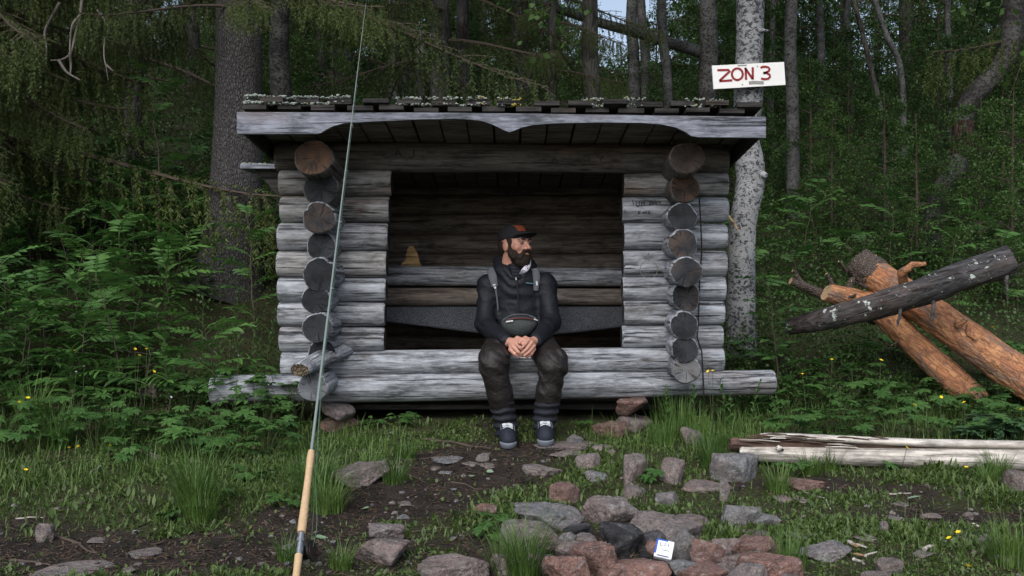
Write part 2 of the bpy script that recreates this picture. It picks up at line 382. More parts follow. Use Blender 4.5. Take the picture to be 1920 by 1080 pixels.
M['dead'] = mat_wood('dark_dead_trunk', (.085, .084, .09), (.015, .014, .0145), (.09, .055, .04), .5, .7, .55)
M['drift'] = mat_wood('bleached_trunk', (.64, .60, .55), (.40, .365, .325), (.28, .21, .17), .35, .45)
M['rot'] = mat_wood('rotten_heartwood', (.16, .10, .075), (.035, .022, .018), (.12, .07, .05), .6, .8)
M['rock_pink'] = mat_rock('pink_granite', (.27, .205, .19), (.21, .185, .18), .35)
M['rock_red'] = mat_rock('red_granite', (.28, .155, .127), (.20, .12, .105), .2, 0, .1)
M['rock_grey'] = mat_rock('grey_granite', (.20, .21, .225), (.25, .22, .215), .45)
M['rock_char'] = mat_rock('sooty_granite', (.16, .165, .185), (.10, .10, .11), .3, .85, 0)
M['leaf_rowan'] = mat_leaf('rowan_leaf', (.036, .105, .026), (.110, .235, .050))
M['leaf_ger'] = mat_leaf('cranesbill_leaf', (.040, .108, .028), (.108, .225, .056))
M['leaf_herb'] = mat_leaf('herb_leaf', (.034, .090, .024), (.080, .165, .038))
M['leaf_pale'] = mat_leaf('blue_green_leaf', (.060, .130, .060), (.095, .19, .085))
M['leaf_birch'] = mat_leaf('birch_leaf', (.034, .090, .020), (.090, .175, .036), .32)
M['leaf_under'] = mat_leaf('bilberry_leaf', (.020, .055, .015), (.072, .135, .030), .25)
M['needle'] = mat_leaf('spruce_needle', (.024, .046, .014), (.098, .130, .030), .15, .6)
M['grass'] = mat_leaf('grass_blade', (.042, .105, .022), (.140, .225, .052), .25)
M['turf'] = mat_leaf('short_turf', (.026, .060, .015), (.118, .175, .042), .2)
M['stem'] = mat_plain('green_stem', (.07, .09, .035), .7)
M['twig'] = mat_plain('brown_twig', (.10, .075, .06), .85, .5, 60)
M['twig_grey'] = mat_plain('grey_twig', (.24, .21, .19), .85, .5, 60)
M['litter'] = mat_leaf('dry_litter', (.035, .024, .017), (.13, .095, .07), 0.0, .9, .1)

# ------------------------------------------------------------------ ground
def axis(lo, fa, fb, hi, st, g=1.12):
    a = [fa]; d = st
    while a[-1] > lo: d *= g; a.append(a[-1] - d)
    a = a[::-1][:-1] + list(np.arange(fa, fb, st)); d = st
    while a[-1] < hi: d *= g; a.append(a[-1] + d)
    return np.array(a)
def make_ground():
    xs = axis(-260, -4.2, 4.2, 260, .045); ys = axis(-60, 2.7, 8.0, 400, .045, 1.06)
    X, Y = np.meshgrid(xs, ys); Z = hgt(X, Y)
    nx, ny = len(xs), len(ys)
    V = np.stack([X, Y, Z], -1).reshape(-1, 3)
    i = (np.arange(ny - 1)[:, None] * nx + np.arange(nx - 1)[None]).ravel()
    b = MB(); b.add(V, np.stack([i, i + 1, i + nx + 1, i + nx], -1))
    me = b.mesh('ground', M['ground'])
    at = me.attributes.new('bare', 'FLOAT', 'POINT'); at.data.foreach_set('value', bare(V[:, 0], V[:, 1]).astype(np.float32))
    o = link('ground', me); o['kind'] = 'structure'; return o
make_ground()

# ------------------------------------------------------------------ log shelter
def log_mesh(L, rA, rB, mats, seed=0, crack=None, bend=.0, n=28, rings=14, chamfer=.012, rough=.05, oval=1.0, cut=0.0, cut0=0.0, fine=.012):
    """log along local X from 0 to L; mats = [side, end]"""
    r_ = np.random.default_rng(seed)
    xs = np.concatenate([[0, chamfer], np.linspace(chamfer * 3, L - chamfer * 3, rings), [L - chamfer, L]])
    a = np.linspace(0, 2 * PI, n, endpoint=False); ca, sa = np.cos(a), np.sin(a); Vs = []
    for q, x in enumerate(xs):
        t = x / L; r = rA + (rB - rA) * t
        rr = r * (1 + rough * fbm(ca * 1.2 + seed * 3.1, sa * 1.2, x * 1.6, seed % 97, 3) + .03 * vn(x * 2.2, seed, 0, 5) + fine * fbm(ca * 7 + seed, sa * 7, x * 16, 3, 3))
        if q in (0, len(xs) - 1): rr = rr - chamfer * .55
        if crack is not None:
            for ca_, dp in crack:
                w_ = np.exp(-((np.angle(np.exp(1j * (a - ca_ - .05 * math.sin(x * 7 + seed))))) / (2.0 * PI / n * .75)) ** 2)
                rr = rr - w_ * dp * (.6 + .4 * vn(x * 4, seed, 1, 9))
        y = ca * rr; z = sa * rr * oval + bend * math.sin(PI * t)
        xx = np.full(n, x)
        if q >= len(xs) - 2: xx = xx + cut * z / max(r, 1e-6)
        if q <= 1: xx = xx + cut0 * z / max(r, 1e-6)
        Vs.append(np.stack([xx, y, z], -1))
    b = MB(); k = len(xs)
    i = np.arange(k - 1)[:, None] * n; j = np.arange(n)[None]; j2 = (j + 1) % n
    b.add(np.concatenate(Vs), np.stack([i + j, i + n + j, i + n + j2, i + j2], -1).reshape(-1, 4)[:, ::-1])
    jj = np.arange(n)
    for e, V in ((0, Vs[0]), (1, Vs[-1])):
        inner = V.mean(0) + (V - V.mean(0)) * .5; inner[:, 0] += (.002 if e == 0 else -.002)
        c = np.concatenate([V, inner, [V.mean(0)]])
        f1 = np.stack([jj, (jj + 1) % n, n + (jj + 1) % n, n + jj], -1); f2 = np.stack([n + jj, n + (jj + 1) % n, np.full(n, 2 * n)], -1)
        if e == 0: f1, f2 = f1[:, ::-1], f2[:, ::-1]
        b.add(c, f1, 1); b.add(c, f2, 1)
    return b.mesh('log', mats)
def axis_rot(A, Bp):
    d = Vector(Bp) - Vector(A); return d.to_track_quat('X', 'Z').to_euler()
SEED = [100]
def log(name, A, Bp, rA, rB, mats, parent=None, label=None, **kw):
    SEED[0] += 1; A = np.asarray(A, float); Bp = np.asarray(Bp, float)
    me = log_mesh(float(np.linalg.norm(Bp - A)), rA, rB, mats, SEED[0], **kw)
    o = link(name, me, None, tuple(A), axis_rot(A, Bp))
    if parent is not None: wparent(o, parent)
    if label: o['label'] = label
    return o

WY = 5.8
hut = thing('log_shelter', 'open-fronted log lean-to of grey round logs with scalloped fascia under plank roof', 'shelter', (0, WY, .14))
LM = [M['log'], M['end']]
k_ = WY / F
rows = [(343, 25, 347, 22.5, 526, 735, 1363), (392, 24, 394, 24, 528, 731, 1363), (444, 26, 444, 25.5, 524, 729, 1361), (495, 25.5, 494.5, 25.5, 522, 726, 1360),
        (543.5, 23.5, 542, 22.5, 524, 725, 1358), (589, 23.5, 586, 24, 524, 723, 1356), (636, 24, 631, 21.5, 527, 722, 1353)]
crk = [None, None, [(-PI / 2 + .25, .006)], [(PI + .05, .02)], None, [(PI - .1, .010)], None]
crk_r = [None, None, [(PI - .45, .012)], [(PI + .05, .016)], None, [(PI + .25, .016)], [(PI, .012)]]
for q, (yl, rl, yr, rr, x0, x1, x2) in enumerate(rows):
    # local Y of a log running +X is world +Y: the face towards the camera is at angle PI
    log('wall_log', P(x0, yl, WY), P(x1, yl + R_.uniform(-1, 1), WY), rl * k_, rl * k_ * R_.uniform(.92, 1.03), [M['log_stain'] if q in (0, 1, 3) else M['log'], M['end']], hut, crack=crk[q], rough=.08)
    log('wall_log', P(1167 + R_.uniform(-2, 2), yr, WY), P(x2, yr, WY), rr * k_, rr * k_ * R_.uniform(.93, 1.03), [M['log_stain'] if q == 0 else M['log'], M['end']], hut, crack=crk_r[q], rough=.08)
log('threshold_log', P(530, 683, WY), P(1355, 674, WY), 24.5 * k_, 24 * k_, LM, hut, crack=[(PI - .35, .007)], rings=26)
log('sill_log', P(398, 731, WY - .02), P(1451, 717, WY - .02), 28 * k_, 23 * k_, [M['log'], M['end_pale']], hut, crack=[(PI + .55, .008)], rings=30)
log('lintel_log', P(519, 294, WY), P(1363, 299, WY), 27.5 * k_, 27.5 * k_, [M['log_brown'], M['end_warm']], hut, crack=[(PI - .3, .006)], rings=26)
# side-wall logs: butt ends stick out through the front wall
SY = 5.5; ks = SY / F
left = [(593, 298, 34, 5.36, 1), (601, 352, 30, 5.44, 0), (601, 408, 31, 5.46, 0), (605, 460, 27, 5.5, 0), (598, 512, 29.5, 5.46, 0), (594, 563, 27, 5.48, 0), (593, 615, 27, 5.48, 0), (603, 663, 25, 5.55, 0), (585, 724, 28, 5.45, 2)]
right = [(1287, 296, 33, 5.36, 1), (1285, 350, 29, 5.44, 1), (1283, 407, 29, 5.48, 0), (1284, 458, 28, 5.48, 0), (1282, 510, 29, 5.46, 0), (1284, 558, 27, 5.48, 0), (1284, 608, 25, 5.5, 0), (1283, 653, 25, 5.5, 0), (1286, 696, 25, 5.46, 2)]
ROOF_Y0, ROOF_Z0, ROOF_S = 5.2, 1.832, .11
def roof_z(x, y): return ROOF_Z0 - ROOF_S * (y - ROOF_Y0) - .007 * x
for sdx, lst in ((-1, left), (1, right)):
    for q, (px, py, r, y0, e) in enumerate(lst):
        a = P(px, py, y0); b_ = np.array([sdx * 1.02 if sdx > 0 else -1.08, 7.32, a[2] - (.12 if q == 0 else 0)])
        em = [M['end'], M['end_warm'], M['end_pale']][e]
        a = a + np.array([R_.uniform(-.012, .012), R_.uniform(-.05, .05), R_.uniform(-.004, .004)])
        rj = R_.uniform(1.0, 1.12)
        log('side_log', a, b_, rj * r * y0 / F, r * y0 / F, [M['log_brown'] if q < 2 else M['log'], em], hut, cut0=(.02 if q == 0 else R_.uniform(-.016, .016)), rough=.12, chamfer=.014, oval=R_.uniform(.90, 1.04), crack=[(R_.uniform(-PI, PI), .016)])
log('bark_slab', P(562, 694, 5.32), P(640, 655, 5.8), .062, .085, [M['log'], mat_bark('flaky_bark', (.26, .20, .13), (.05, .035, .025), (20, 20, 20))], hut, label='short split log with flaky bark end', oval=.62)
# back wall, floor, shelf, bench
for q in range(11):
    z = .20 + q * .142
    if z + .08 > roof_z(0, 7.1): break
    log('wall_log', (-1.25, 7.1, z), (1.25, 7.1, z + .01), .076, .074, [M['log_in'], M['end']], hut, crack=[(PI - .2, .008)])
log('wall_log', (-1.25, 7.13, 1.572), (1.25, 7.13, 1.565), .060, .060, [M['log_in'], M['end']], hut)
b = MB(); b.box((0, 0, 0), (2.0, 1.15, .03), bev=.004)
o = b.obj('floor_plank', M['plank'], None, False); o.location = (-.03, 6.47, .20); wparent(o, hut)
log('shelf_log', P(705, 517, 6.4), P(1195, 520, 6.4), .064, .058, [M['log'], M['end']], hut, crack=[(PI + .3, .008)])
b = MB(); b.box((0, 0, 0), (1.78, .56, .03), bev=.004)
o = b.obj('shelf_plank', M['log_in'], None, False); o.location = (-.02, 6.72, 1.0); wparent(o, hut)
log('bench_log', P(690, 556, 6.42), P(1200, 557, 6.42), .058, .055, [M['log_in'], M['end']], hut)
log('bench_log', P(690, 590, 6.46), P(1200, 590, 6.46), .055, .055, [M['log_in'], M['end']], hut)
# roof planks, two staggered layers
def plank_mesh(wd, ln, th, seed):
    r_ = np.random.default_rng(seed); b = MB(); n = 8
    ys = np.linspace(0, ln, n); V = []
    for y in ys:
        dz = .004 * math.sin(y * 2 + seed); wj = .004 * r_.normal()
        V += [(-wd / 2 + wj, y, dz), (wd / 2 + wj, y, dz), (wd / 2 + wj, y, dz + th), (-wd / 2 + wj, y, dz + th)]
    Fc = [(0, 1, 2, 3), tuple(4 * (n - 1) + q for q in (3, 2, 1, 0))]
    for i in range(n - 1):
        for q in range(4): Fc.append((4 * i + q, 4 * (i + 1) + q, 4 * (i + 1) + (q + 1) % 4, 4 * i + (q + 1) % 4))
    b.add(V, Fc); return b.mesh('roof_plank', M['plank'], False)
x = -1.40; q = 0
while x < 1.31:
    wd = .115 + .02 * R_.random()
    for lay in (0, 1):
        xx = x + (0 if lay == 0 else .088)
        if xx + wd > 1.318: continue
        o = link('roof_plank', plank_mesh(wd, 2.25, R_.uniform(.020, .030), q * 2 + lay), None, (xx + wd / 2, ROOF_Y0 - R_.uniform(-.01, .035) - .012 * lay, roof_z(xx, ROOF_Y0) + .0015 + lay * .034 + R_.uniform(0, .006) - (.004 if lay else 0) * 0), (-math.atan(ROOF_S) , 0, R_.uniform(-.004, .004)))
        wparent(o, hut)
    x += .176 + R_.uniform(-.004, .006); q += 1
# underside boarding
x = -1.40; q = 0
while x < 1.27:
    wd = .135
    b = MB(); b.box((0, 1.1, 0), (wd, 2.16, .018), bev=.003)
    o = b.obj('soffit_board', M['log_in'], None, False); o.location = (x + wd / 2, ROOF_Y0 + .06, roof_z(x, ROOF_Y0 + .06) - .012 - R_.uniform(0, .006)); o.rotation_euler = (-math.atan(ROOF_S), 0, 0); wparent(o, hut)
    x += .14 + R_.uniform(0, .008)
def extrude_poly(poly_px, Yf, th, name, mat, parent, bev=0):
    pts = np.array([P(px, py, Yf) for px, py in poly_px]); n = len(pts); c = pts.mean(0)
    cols = pts.copy(); b = MB()
    V = np.concatenate([pts, pts + (0, th, 0)]) - c
    side = [(i, i + n, (i + 1) % n + n, (i + 1) % n) for i in range(n)]
    b.add(V, side)
    import mathutils
    tri = mathutils.geometry.tessellate_polygon([[Vector((p[0], p[2], 0)) for p in pts]])
    fr = []; 
    for t3 in tri:
        a_, b2, c_ = t3
        nrm = np.cross(pts[b2] - pts[a_], pts[c_] - pts[a_])
        t3 = (a_, b2, c_) if nrm[1] < 0 else (a_, c_, b2)
        fr.append(t3); fr.append(tuple(n + k for k in t3[::-1]))
    b.add(V, fr)
    o = b.obj(name, mat, None, False); o.location = tuple(c)
    if parent is not None: wparent(o, parent)
    return o
FY = 5.165
bot = [(1436, 258), (1310, 257), (1297, 255), (1285, 247), (1268, 239), (1240, 233), (1200, 230), (1120, 229.5), (1040, 231), (1000, 234), (978, 239), (966, 244), (955, 248), (943, 243), (925, 234), (905, 227), (880, 224), (850, 222.5), (760, 225), (690, 228), (645, 231), (625, 236), (611, 243), (602, 249), (594, 251), (520, 251), (444, 251)]
top = [(444, 210), (600, 210.5), (800, 211), (1000, 213), (1200, 216), (1436, 219)]
extrude_poly(top + bot, FY, .034, 'fascia_board', M['fascia'], hut)
for sx, x0 in ((-1, -1.405), (1, 1.30)):          # bargeboards
    b = MB(); b.box((0, 1.07, -.055), (.022, 2.14, .11), bev=.003)
    o = b.obj('bargeboard', M['plank'], None, False); o.location = (x0, ROOF_Y0 + .005, roof_z(x0, ROOF_Y0) - .004); o.rotation_euler = (-math.atan(ROOF_S), 0, 0); wparent(o, hut)
# small lichen-covered board with a bracket on the side wall
b = MB(); b.box((0, 0, 0), (.34, .30, .028), bev=.003)
o = b.obj('side_board', M['fascia'], None, False); o.location = tuple(P(452, 313, 5.95) + (.17, .12, 0)); wparent(o, hut)
b = MB(); V = [(0, 0, 0), (.17, 0, 0), (.17, 0, -.19), (0, .03, 0), (.17, .03, 0), (.17, .03, -.19)]
b.add(V, [(0, 2, 1), (3, 4, 5), (0, 1, 4, 3), (1, 2, 5, 4), (2, 0, 3, 5)])
o = b.obj('bracket', M['plank'], None, False); o.location = tuple(P(478, 318.5, 5.98)); wparent(o, hut)
# lichen crust along the roof edge and on the little board
def blob(b, c, r, m=0, squash=.7):
    t = (1 + 5 ** .5) / 2
    V = np.array([(-1, t, 0), (1, t, 0), (-1, -t, 0), (1, -t, 0), (0, -1, t), (0, 1, t), (0, -1, -t), (0, 1, -t), (t, 0, -1), (t, 0, 1), (-t, 0, -1), (-t, 0, 1)], float)
    V /= np.linalg.norm(V[0]); V = V * (1 + .35 * rng.normal(size=(12, 1))) * r; V[:, 2] *= squash
    Fc = [(0, 11, 5), (0, 5, 1), (0, 1, 7), (0, 7, 10), (0, 10, 11), (1, 5, 9), (5, 11, 4), (11, 10, 2), (10, 7, 6), (7, 1, 8), (3, 9, 4), (3, 4, 2), (3, 2, 6), (3, 6, 8), (3, 8, 9), (4, 9, 5), (2, 4, 11), (6, 2, 10), (8, 6, 7), (9, 8, 1)]
    b.add(V + c, np.array(Fc), m)
b = MB()
for q in range(1300):
    u = rng.random() ** 1.7 * (1.0 if rng.random() < .9 else 1.7); xx = -1.39 + min(u, 1) * 2.7
    if fbm(xx * 4, 3.3, 0, 8, 3) + .36 * (1 - u) < .05: continue
    lay = rng.random() < .5; yy = ROOF_Y0 - .028 + rng.random() * .05
    z = roof_z(xx, yy) + (.034 if not lay else .068) + .002
    clump = fbm(xx * 9, 7, 0, 18, 2)
    blob(b, (xx, yy, z + max(0, clump) * .025 * rng.random()), .003 + .0065 * rng.random() ** 1.5 * (1.4 - .7 * u), 1 if (abs(xx - .05) < .06 or rng.random() < .04) else 0)
for q in range(120):
    blob(b, P(452, 308, 5.95) + (rng.random() * .16, rng.random() * .1 - .02, .002), .004 + .006 * rng.random())
o = b.obj('lichen', [M['lichen'], M['lichen_y']], None, False); o['kind'] = 'stuff'; wparent(o, hut)
# black marker writing on the logs
M['ink'] = mat_plain('black_marker', (.015, .015, .018), .8, .1)
def strokes(lines, px, py, sc, Yc, r, cy, name, mat, parent, wd=.004):
    """polylines in a local px frame, wrapped onto the log face around centre row cy"""
    b = MB()
    for ln in lines:
        pts = []
        for q in range(len(ln) - 1):
            for t in np.linspace(0, 1, 4, endpoint=(q == len(ln) - 2)):
                pts.append(np.array(ln[q]) * (1 - t) + np.array(ln[q + 1]) * t)
        W = []
        for u, v in pts:
            p = P(px + u * sc, py + v * sc, Yc); dz = p[2] - (CAMZ + (HOR - cy) * Yc / F)
            p[1] = Yc - math.sqrt(max(r * r - dz * dz, 1e-6)) - .0065; p[0] *= p[1] / Yc; W.append(p)
        if len(W) > 1: b.ribbon(W, wd, (0, -1, 0))
    o = b.obj(name, mat, None, False); wparent(o, parent); return o
L_UH = [[(0, 0), (2, 10)], [(2, 12), (2, 13)], [(8, 2), (8, 12), (10, 15), (13, 15), (15, 12), (15, 2)], [(20, 1), (20, 14)], [(26, 0), (26, 14)], [(20, 7), (26, 7)],
        [(36, 5), (39, 3), (41, 5), (37, 11), (42, 10)], [(44, 4), (43, 9), (46, 10), (48, 6), (44, 4)], [(50, 3), (50, 8), (53, 9), (55, 5), (50, 3)], [(57, 2), (58, 6), (62, 5)], [(61, 2), (61, 9)]]
L_KALIX = [[(0, 0), (0, 6)], [(4, 0), (0, 3), (4, 6)], [(8, 6), (9, 2), (11, 6)], [(13, 0), (13, 6)], [(16, 2), (16, 6)], [(19, 1), (23, 6)], [(23, 1), (19, 6)]]
strokes(L_UH, 1186, 376, .85, WY, 24 * k_, 394, 'writing', M['ink'], hut)
strokes(L_KALIX, 1197, 397, .95, WY, 24 * k_, 394, 'writing', M['ink'], hut, .0035)
strokes([[(0, 14), (6, 0), (13, 14)], [(2, 9), (10, 9)], [(18, 13), (19, 13)], [(36, 0), (36, 14), (31, 17), (26, 14)]], 740, 283, 1.0, WY, 27.5 * k_, 295, 'writing', M['ink'], hut, .005)
strokes([[(0, 10), (5, 0), (9, 10)], [(2, 6), (8, 6)], [(18, 8), (24, 3), (30, 8), (36, 3)], [(50, 2), (46, 8), (52, 10)], [(70, 2), (70, 10)], [(84, 0), (90, 5), (96, 0), (90, 10)]], 1035, 296, 1.0, WY, 27.5 * k_, 298, 'writing', M['ink'], hut, .0035)
# cord with a hook loop hanging on the wall
M['cord'] = mat_plain('black_cord', (.018, .017, .016), .7)
cord = thing('cord', 'thin black cord hanging down beside the log ends to the sill', 'cord', tuple(P(1313, 374, 5.6)))
pts = [P(px, py, y) for px, py, y in ((1311, 372, 5.62), (1314, 420, 5.66), (1316, 470, 5.69), (1312, 520, 5.70), (1311, 560, 5.70), (1309, 610, 5.70), (1307, 632, 5.695), (1316, 660, 5.69), (1318, 700, 5.68), (1320, 748, 5.68))]
tt = np.linspace(0, 9, 60); pts = np.array([np.interp(tt, range(10), np.array(pts)[:, q]) for q in range(3)]).T
b = MB(); b.tube(pts, .0042, 6); o = b.obj('cord_line', M['cord']); wparent(o, cord)
hk = thing('wire_loop', 'thin wire loop hanging on a nail in the log wall', 'wire', tuple(P(1216, 476, 5.7)))
a = np.linspace(0, 2 * PI, 30); c = P(1216, 505, 5.705)
b = MB(); b.tube([c + np.array([.05 * math.sin(t), -.012 - .008 * math.cos(t) ** 2, .05 * math.cos(t)]) for t in a], .0022, 5, False); o = b.obj('loop', M['twig_grey']); wparent(o, hk)
b = MB(); b.tube([P(1216, 476, 5.73), P(1216, 475, 5.69)], .004, 6); b.tube([P(1216, 476, 5.7), c + (0, -.012, .05)], .002, 5); o = b.obj('nail', M['twig_grey']); wparent(o, hk)
# carved wooden piece on the shelf
cv = thing('wood_carving', 'small yellow carved wooden tower figure on the indoor shelf', 'carving', (0, 6.5, 1.016))
M['carved'] = mat_wood('fresh_yellow_wood', (.62, .42, .20), (.45, .28, .12), (.50, .30, .12), .5, .4)
poly = [(751, 497), (752, 487), (757, 482), (760, 481), (761, 470), (764, 458), (768, 453), (774, 453), (779, 460), (783, 470), (786, 482), (789, 488), (789, 497)]
cvY = 6.5; dz = CAMZ + (HOR - 497) * cvY / F - 1.016
o = extrude_poly(poly, cvY, .05, 'carved_block', M['carved'], None); o.location.z -= dz; wparent(o, cv)
# sagging sheet hung across the bench
t = NT('speckled_felt'); c1 = t.coords((1, 1, 1), False); sp = t.noise(c1, 260, 3, .7); lg = t.noise(c1, 9, 4, .6)
col = t.mix(t.ramp(sp, [(.45, 0.0), (.70, 1.0)]), (.030, .034, .040), (.24, .26, .30)); col = t.mix(t.math('MULTIPLY', lg, .5), col, (.03, .032, .036))
M['felt'] = t.done(col, .95, t.bump(sp, .6, .004), .1)
fl = []; nx_, nz_ = 60, 10
for iu in range(nx_ + 1):
    u = iu / nx_; px = 700 + u * 500
    yb = np.interp(px, [700, 740, 800, 860, 920, 980, 1040, 1100, 1165, 1200], [600, 605, 612, 620, 627, 629, 627, 621, 613, 607])
    for iz in range(nz_ + 1):
        v = iz / nz_; py = 575 + v * (yb - 575)
        yy = 6.34 - .05 * math.sin(v * PI * .5) + .008 * math.sin(px * .05 + v)
        fl.append(P(px, py, yy))
fl = np.array(fl); fc = fl.mean(0)
i = (np.arange(nx_)[:, None] * (nz_ + 1) + np.arange(nz_)[None]).ravel()
b = MB(); b.add(fl - fc, np.stack([i, i + nz_ + 1, i + nz_ + 2, i + 1], -1)[:, ::-1])
o = b.obj('felt_sheet', M['felt']); o.location = tuple(fc)
sm = o.modifiers.new('thickness', 'SOLIDIFY'); sm.thickness = .008
tag(o, 'speckled grey felt sheet sagging along the bench inside the shelter', 'sheet')

# ------------------------------------------------------------------ sign on the birch
M['white_paint'] = mat_plain('white_sign_paint', (.78, .78, .76), .6, .08, 14)
M['red_paint'] = mat_plain('red_lettering', (.26, .02, .025), .6, .25, 60)
M['grey_chip'] = mat_plain('bare_grey_patch', (.30, .29, .28), .8)
sgY = 6.86
sg = thing('zone_sign', 'white painted board lettered ZON 3 nailed to the birch', 'sign', tuple(P(1403, 142, sgY)))
extrude_poly([(1335, 123), (1470, 116), (1473, 159), (1338, 167)], sgY, .018, 'board', M['white_paint'], sg)
def flat_strokes(lines, Yp, wd, name, mat, parent):
    b = MB()
    for ln in lines:
        pts = [P(u, v, Yp) for u, v in ln]
        if isinstance(wd, float): b.ribbon(pts, wd, (0, -1, 0))
    o = b.obj(name, mat, None, False); wparent(o, parent); return o
Z_ = [[(1345, 131.5), (1366, 131), (1369, 133), (1349, 151.5)], [(1348.5, 152), (1373, 150.5)]]
a = np.linspace(0, 2 * PI, 24)
O_ = [[(1382.5 + 10.2 * math.sin(t), 139 - 10.8 * math.cos(t)) for t in a]]
N_ = [[(1399, 149.5), (1398, 128)], [(1397, 127), (1411, 148)], [(1411.5, 149), (1411.5, 126)]]
T3 = [[(1426, 127.5), (1430, 125.3), (1436, 125), (1441, 126.5), (1443, 129.5), (1441.5, 133), (1436, 136), (1431, 137)], [(1431, 136.5), (1438, 137), (1443, 140), (1444, 144), (1440.5, 147.5), (1434, 148.7), (1427, 147)]]
for nm, l_ in (('letter', Z_), ('letter', O_), ('letter', N_), ('numeral', T3)): flat_strokes(l_, sgY - .0025, .0155, nm, M['red_paint'], sg)
flat_strokes([[(1404, 155.5), (1412, 154.5), (1432, 155)]], sgY - .002, .022, 'paint_chip', M['grey_chip'], sg)
for px_, py_ in ((1392, 158), (1420, 124)):
    b = MB(); b.tube([P(px_, py_, sgY + .004), P(px_, py_, sgY - .005)], (.0045, .0045), 8); o = b.obj('nail', M['grey_chip']); wparent(o, sg)
flat_strokes([[(1383, 123), (1400, 122)]], sgY - .002, .008, 'paint_chip', M['grey_chip'], sg)

# ------------------------------------------------------------------ rocks
import bmesh
def ico(sub):
    bm = bmesh.new(); bmesh.ops.create_icosphere(bm, subdivisions=sub, radius=1.0)
    V = np.array([v.co[:] for v in bm.verts]); Fc = np.array([[v.index for v in f.verts] for f in bm.faces]); bm.free(); return V, Fc
ICO3, ICO4, ICO5 = ico(3), ico(4), ico(5)
def rock_mesh(w_, d_, h_, seed, mat, big=False):
    r_ = np.random.default_rng(seed); V, Fc = (ICO5 if big else ICO4)
    N = r_.normal(size=(12, 3)); N[0] = (0.15 * r_.normal(), .15 * r_.normal(), 1); N[1] = (0, 0, -1); N[2, 2] *= .3; N[3, 2] *= .3
    N /= np.linalg.norm(N, axis=1)[:, None]; D = r_.uniform(.52, .95, 12); D[0] = .5
    dn = V @ N.T; rr = np.where(dn > .05, D / np.maximum(dn, .05), 9.0)
    kk = 85.0; r = -np.log(np.exp(-kk * np.minimum(rr, 1.25)).sum(1)) / kk; r = np.minimum(r, 1.15)
    r = r * (1 + .13 * fbm(V[:, 0] * 2.3 + seed, V[:, 1] * 2.3, V[:, 2] * 2.3, seed % 50, 4) + .075 * fbm(V[:, 0] * 7, V[:, 1] * 7, V[:, 2] * 7 + seed, 7, 4))
    Q = V * r[:, None]; lo, hi = Q.min(0), Q.max(0); Q = (Q - (lo + hi) / 2) / (hi - lo) * np.array([w_, d_, h_])
    Q[:, 2] += h_ / 2
    b = MB(); b.add(Q, Fc); me = b.mesh('rock', mat, True)
    return me
NOUN = {'rock_pink': 'pinkish granite', 'rock_red': 'rust-red granite', 'rock_grey': 'grey granite', 'rock_char': 'soot-blackened'}
def where_rock(px, py):
    if px < 560: return 'in the black soil beside the sedge tussock'
    if px < 960: return 'on the trodden path to the shelter'
    if px > 1440: return 'between the bleached trunk and the fire ring' if py < 1000 else 'in the turf away from the fire ring'
    return 'between the fire ring and the seated person'
def rock(px, py, wpx, hpx, kind, label, group=None, dep=.8, rz=None, tilt=(0, 0), sink=.25, lift=0.0, Y=None):
    if group in (EM, SP):
        label = ('tiny' if wpx < 27 else 'low' if wpx < 62 else 'broad') + ' ' + NOUN[kind] + (' stone level with the earth ' if group == EM else ' stone half buried in turf ') + where_rock(px, py); group = group + ' ' + where_rock(px, py)
    SEED[0] += 1
    p = G(px, py) if Y is None else P(px, py, Y)
    if group == FR: wpx, hpx = wpx * 1.12, hpx * 1.25; label = ('small ' if wpx < 58 else 'mid-sized ' if wpx < 85 else 'large ') + label
    s_ = p[1] / F; w_ = wpx * s_; h_ = hpx * s_; d_ = max(w_ * dep, h_ * .7)
    h_ = max(h_ - (.2 if py > 985 and 960 < px < 1460 else .62) * d_ * (CAMZ - p[2]) / p[1], .38 * h_)
    full = h_ * (1 + sink) * 1.05
    o = link('rock', rock_mesh(w_, d_, full, SEED[0], M[kind], wpx > 70), None, (p[0], p[1] + d_ * .35, p[2] - full * sink / (1 + sink) + lift), (tilt[0], tilt[1], R_.uniform(-.35, .35) if rz is None else rz))
    return tag(o, label, 'rock', group)
FR = 'stones of the fire ring'; EM = 'stones bedded in the trodden ground'; SP = 'stones bedded in the grass'
L_red = 'rust-red angular granite stone in the fire ring'; L_pk = 'pinkish grey granite stone in the fire ring'; L_gr = 'bluish grey flat stone in the fire ring'
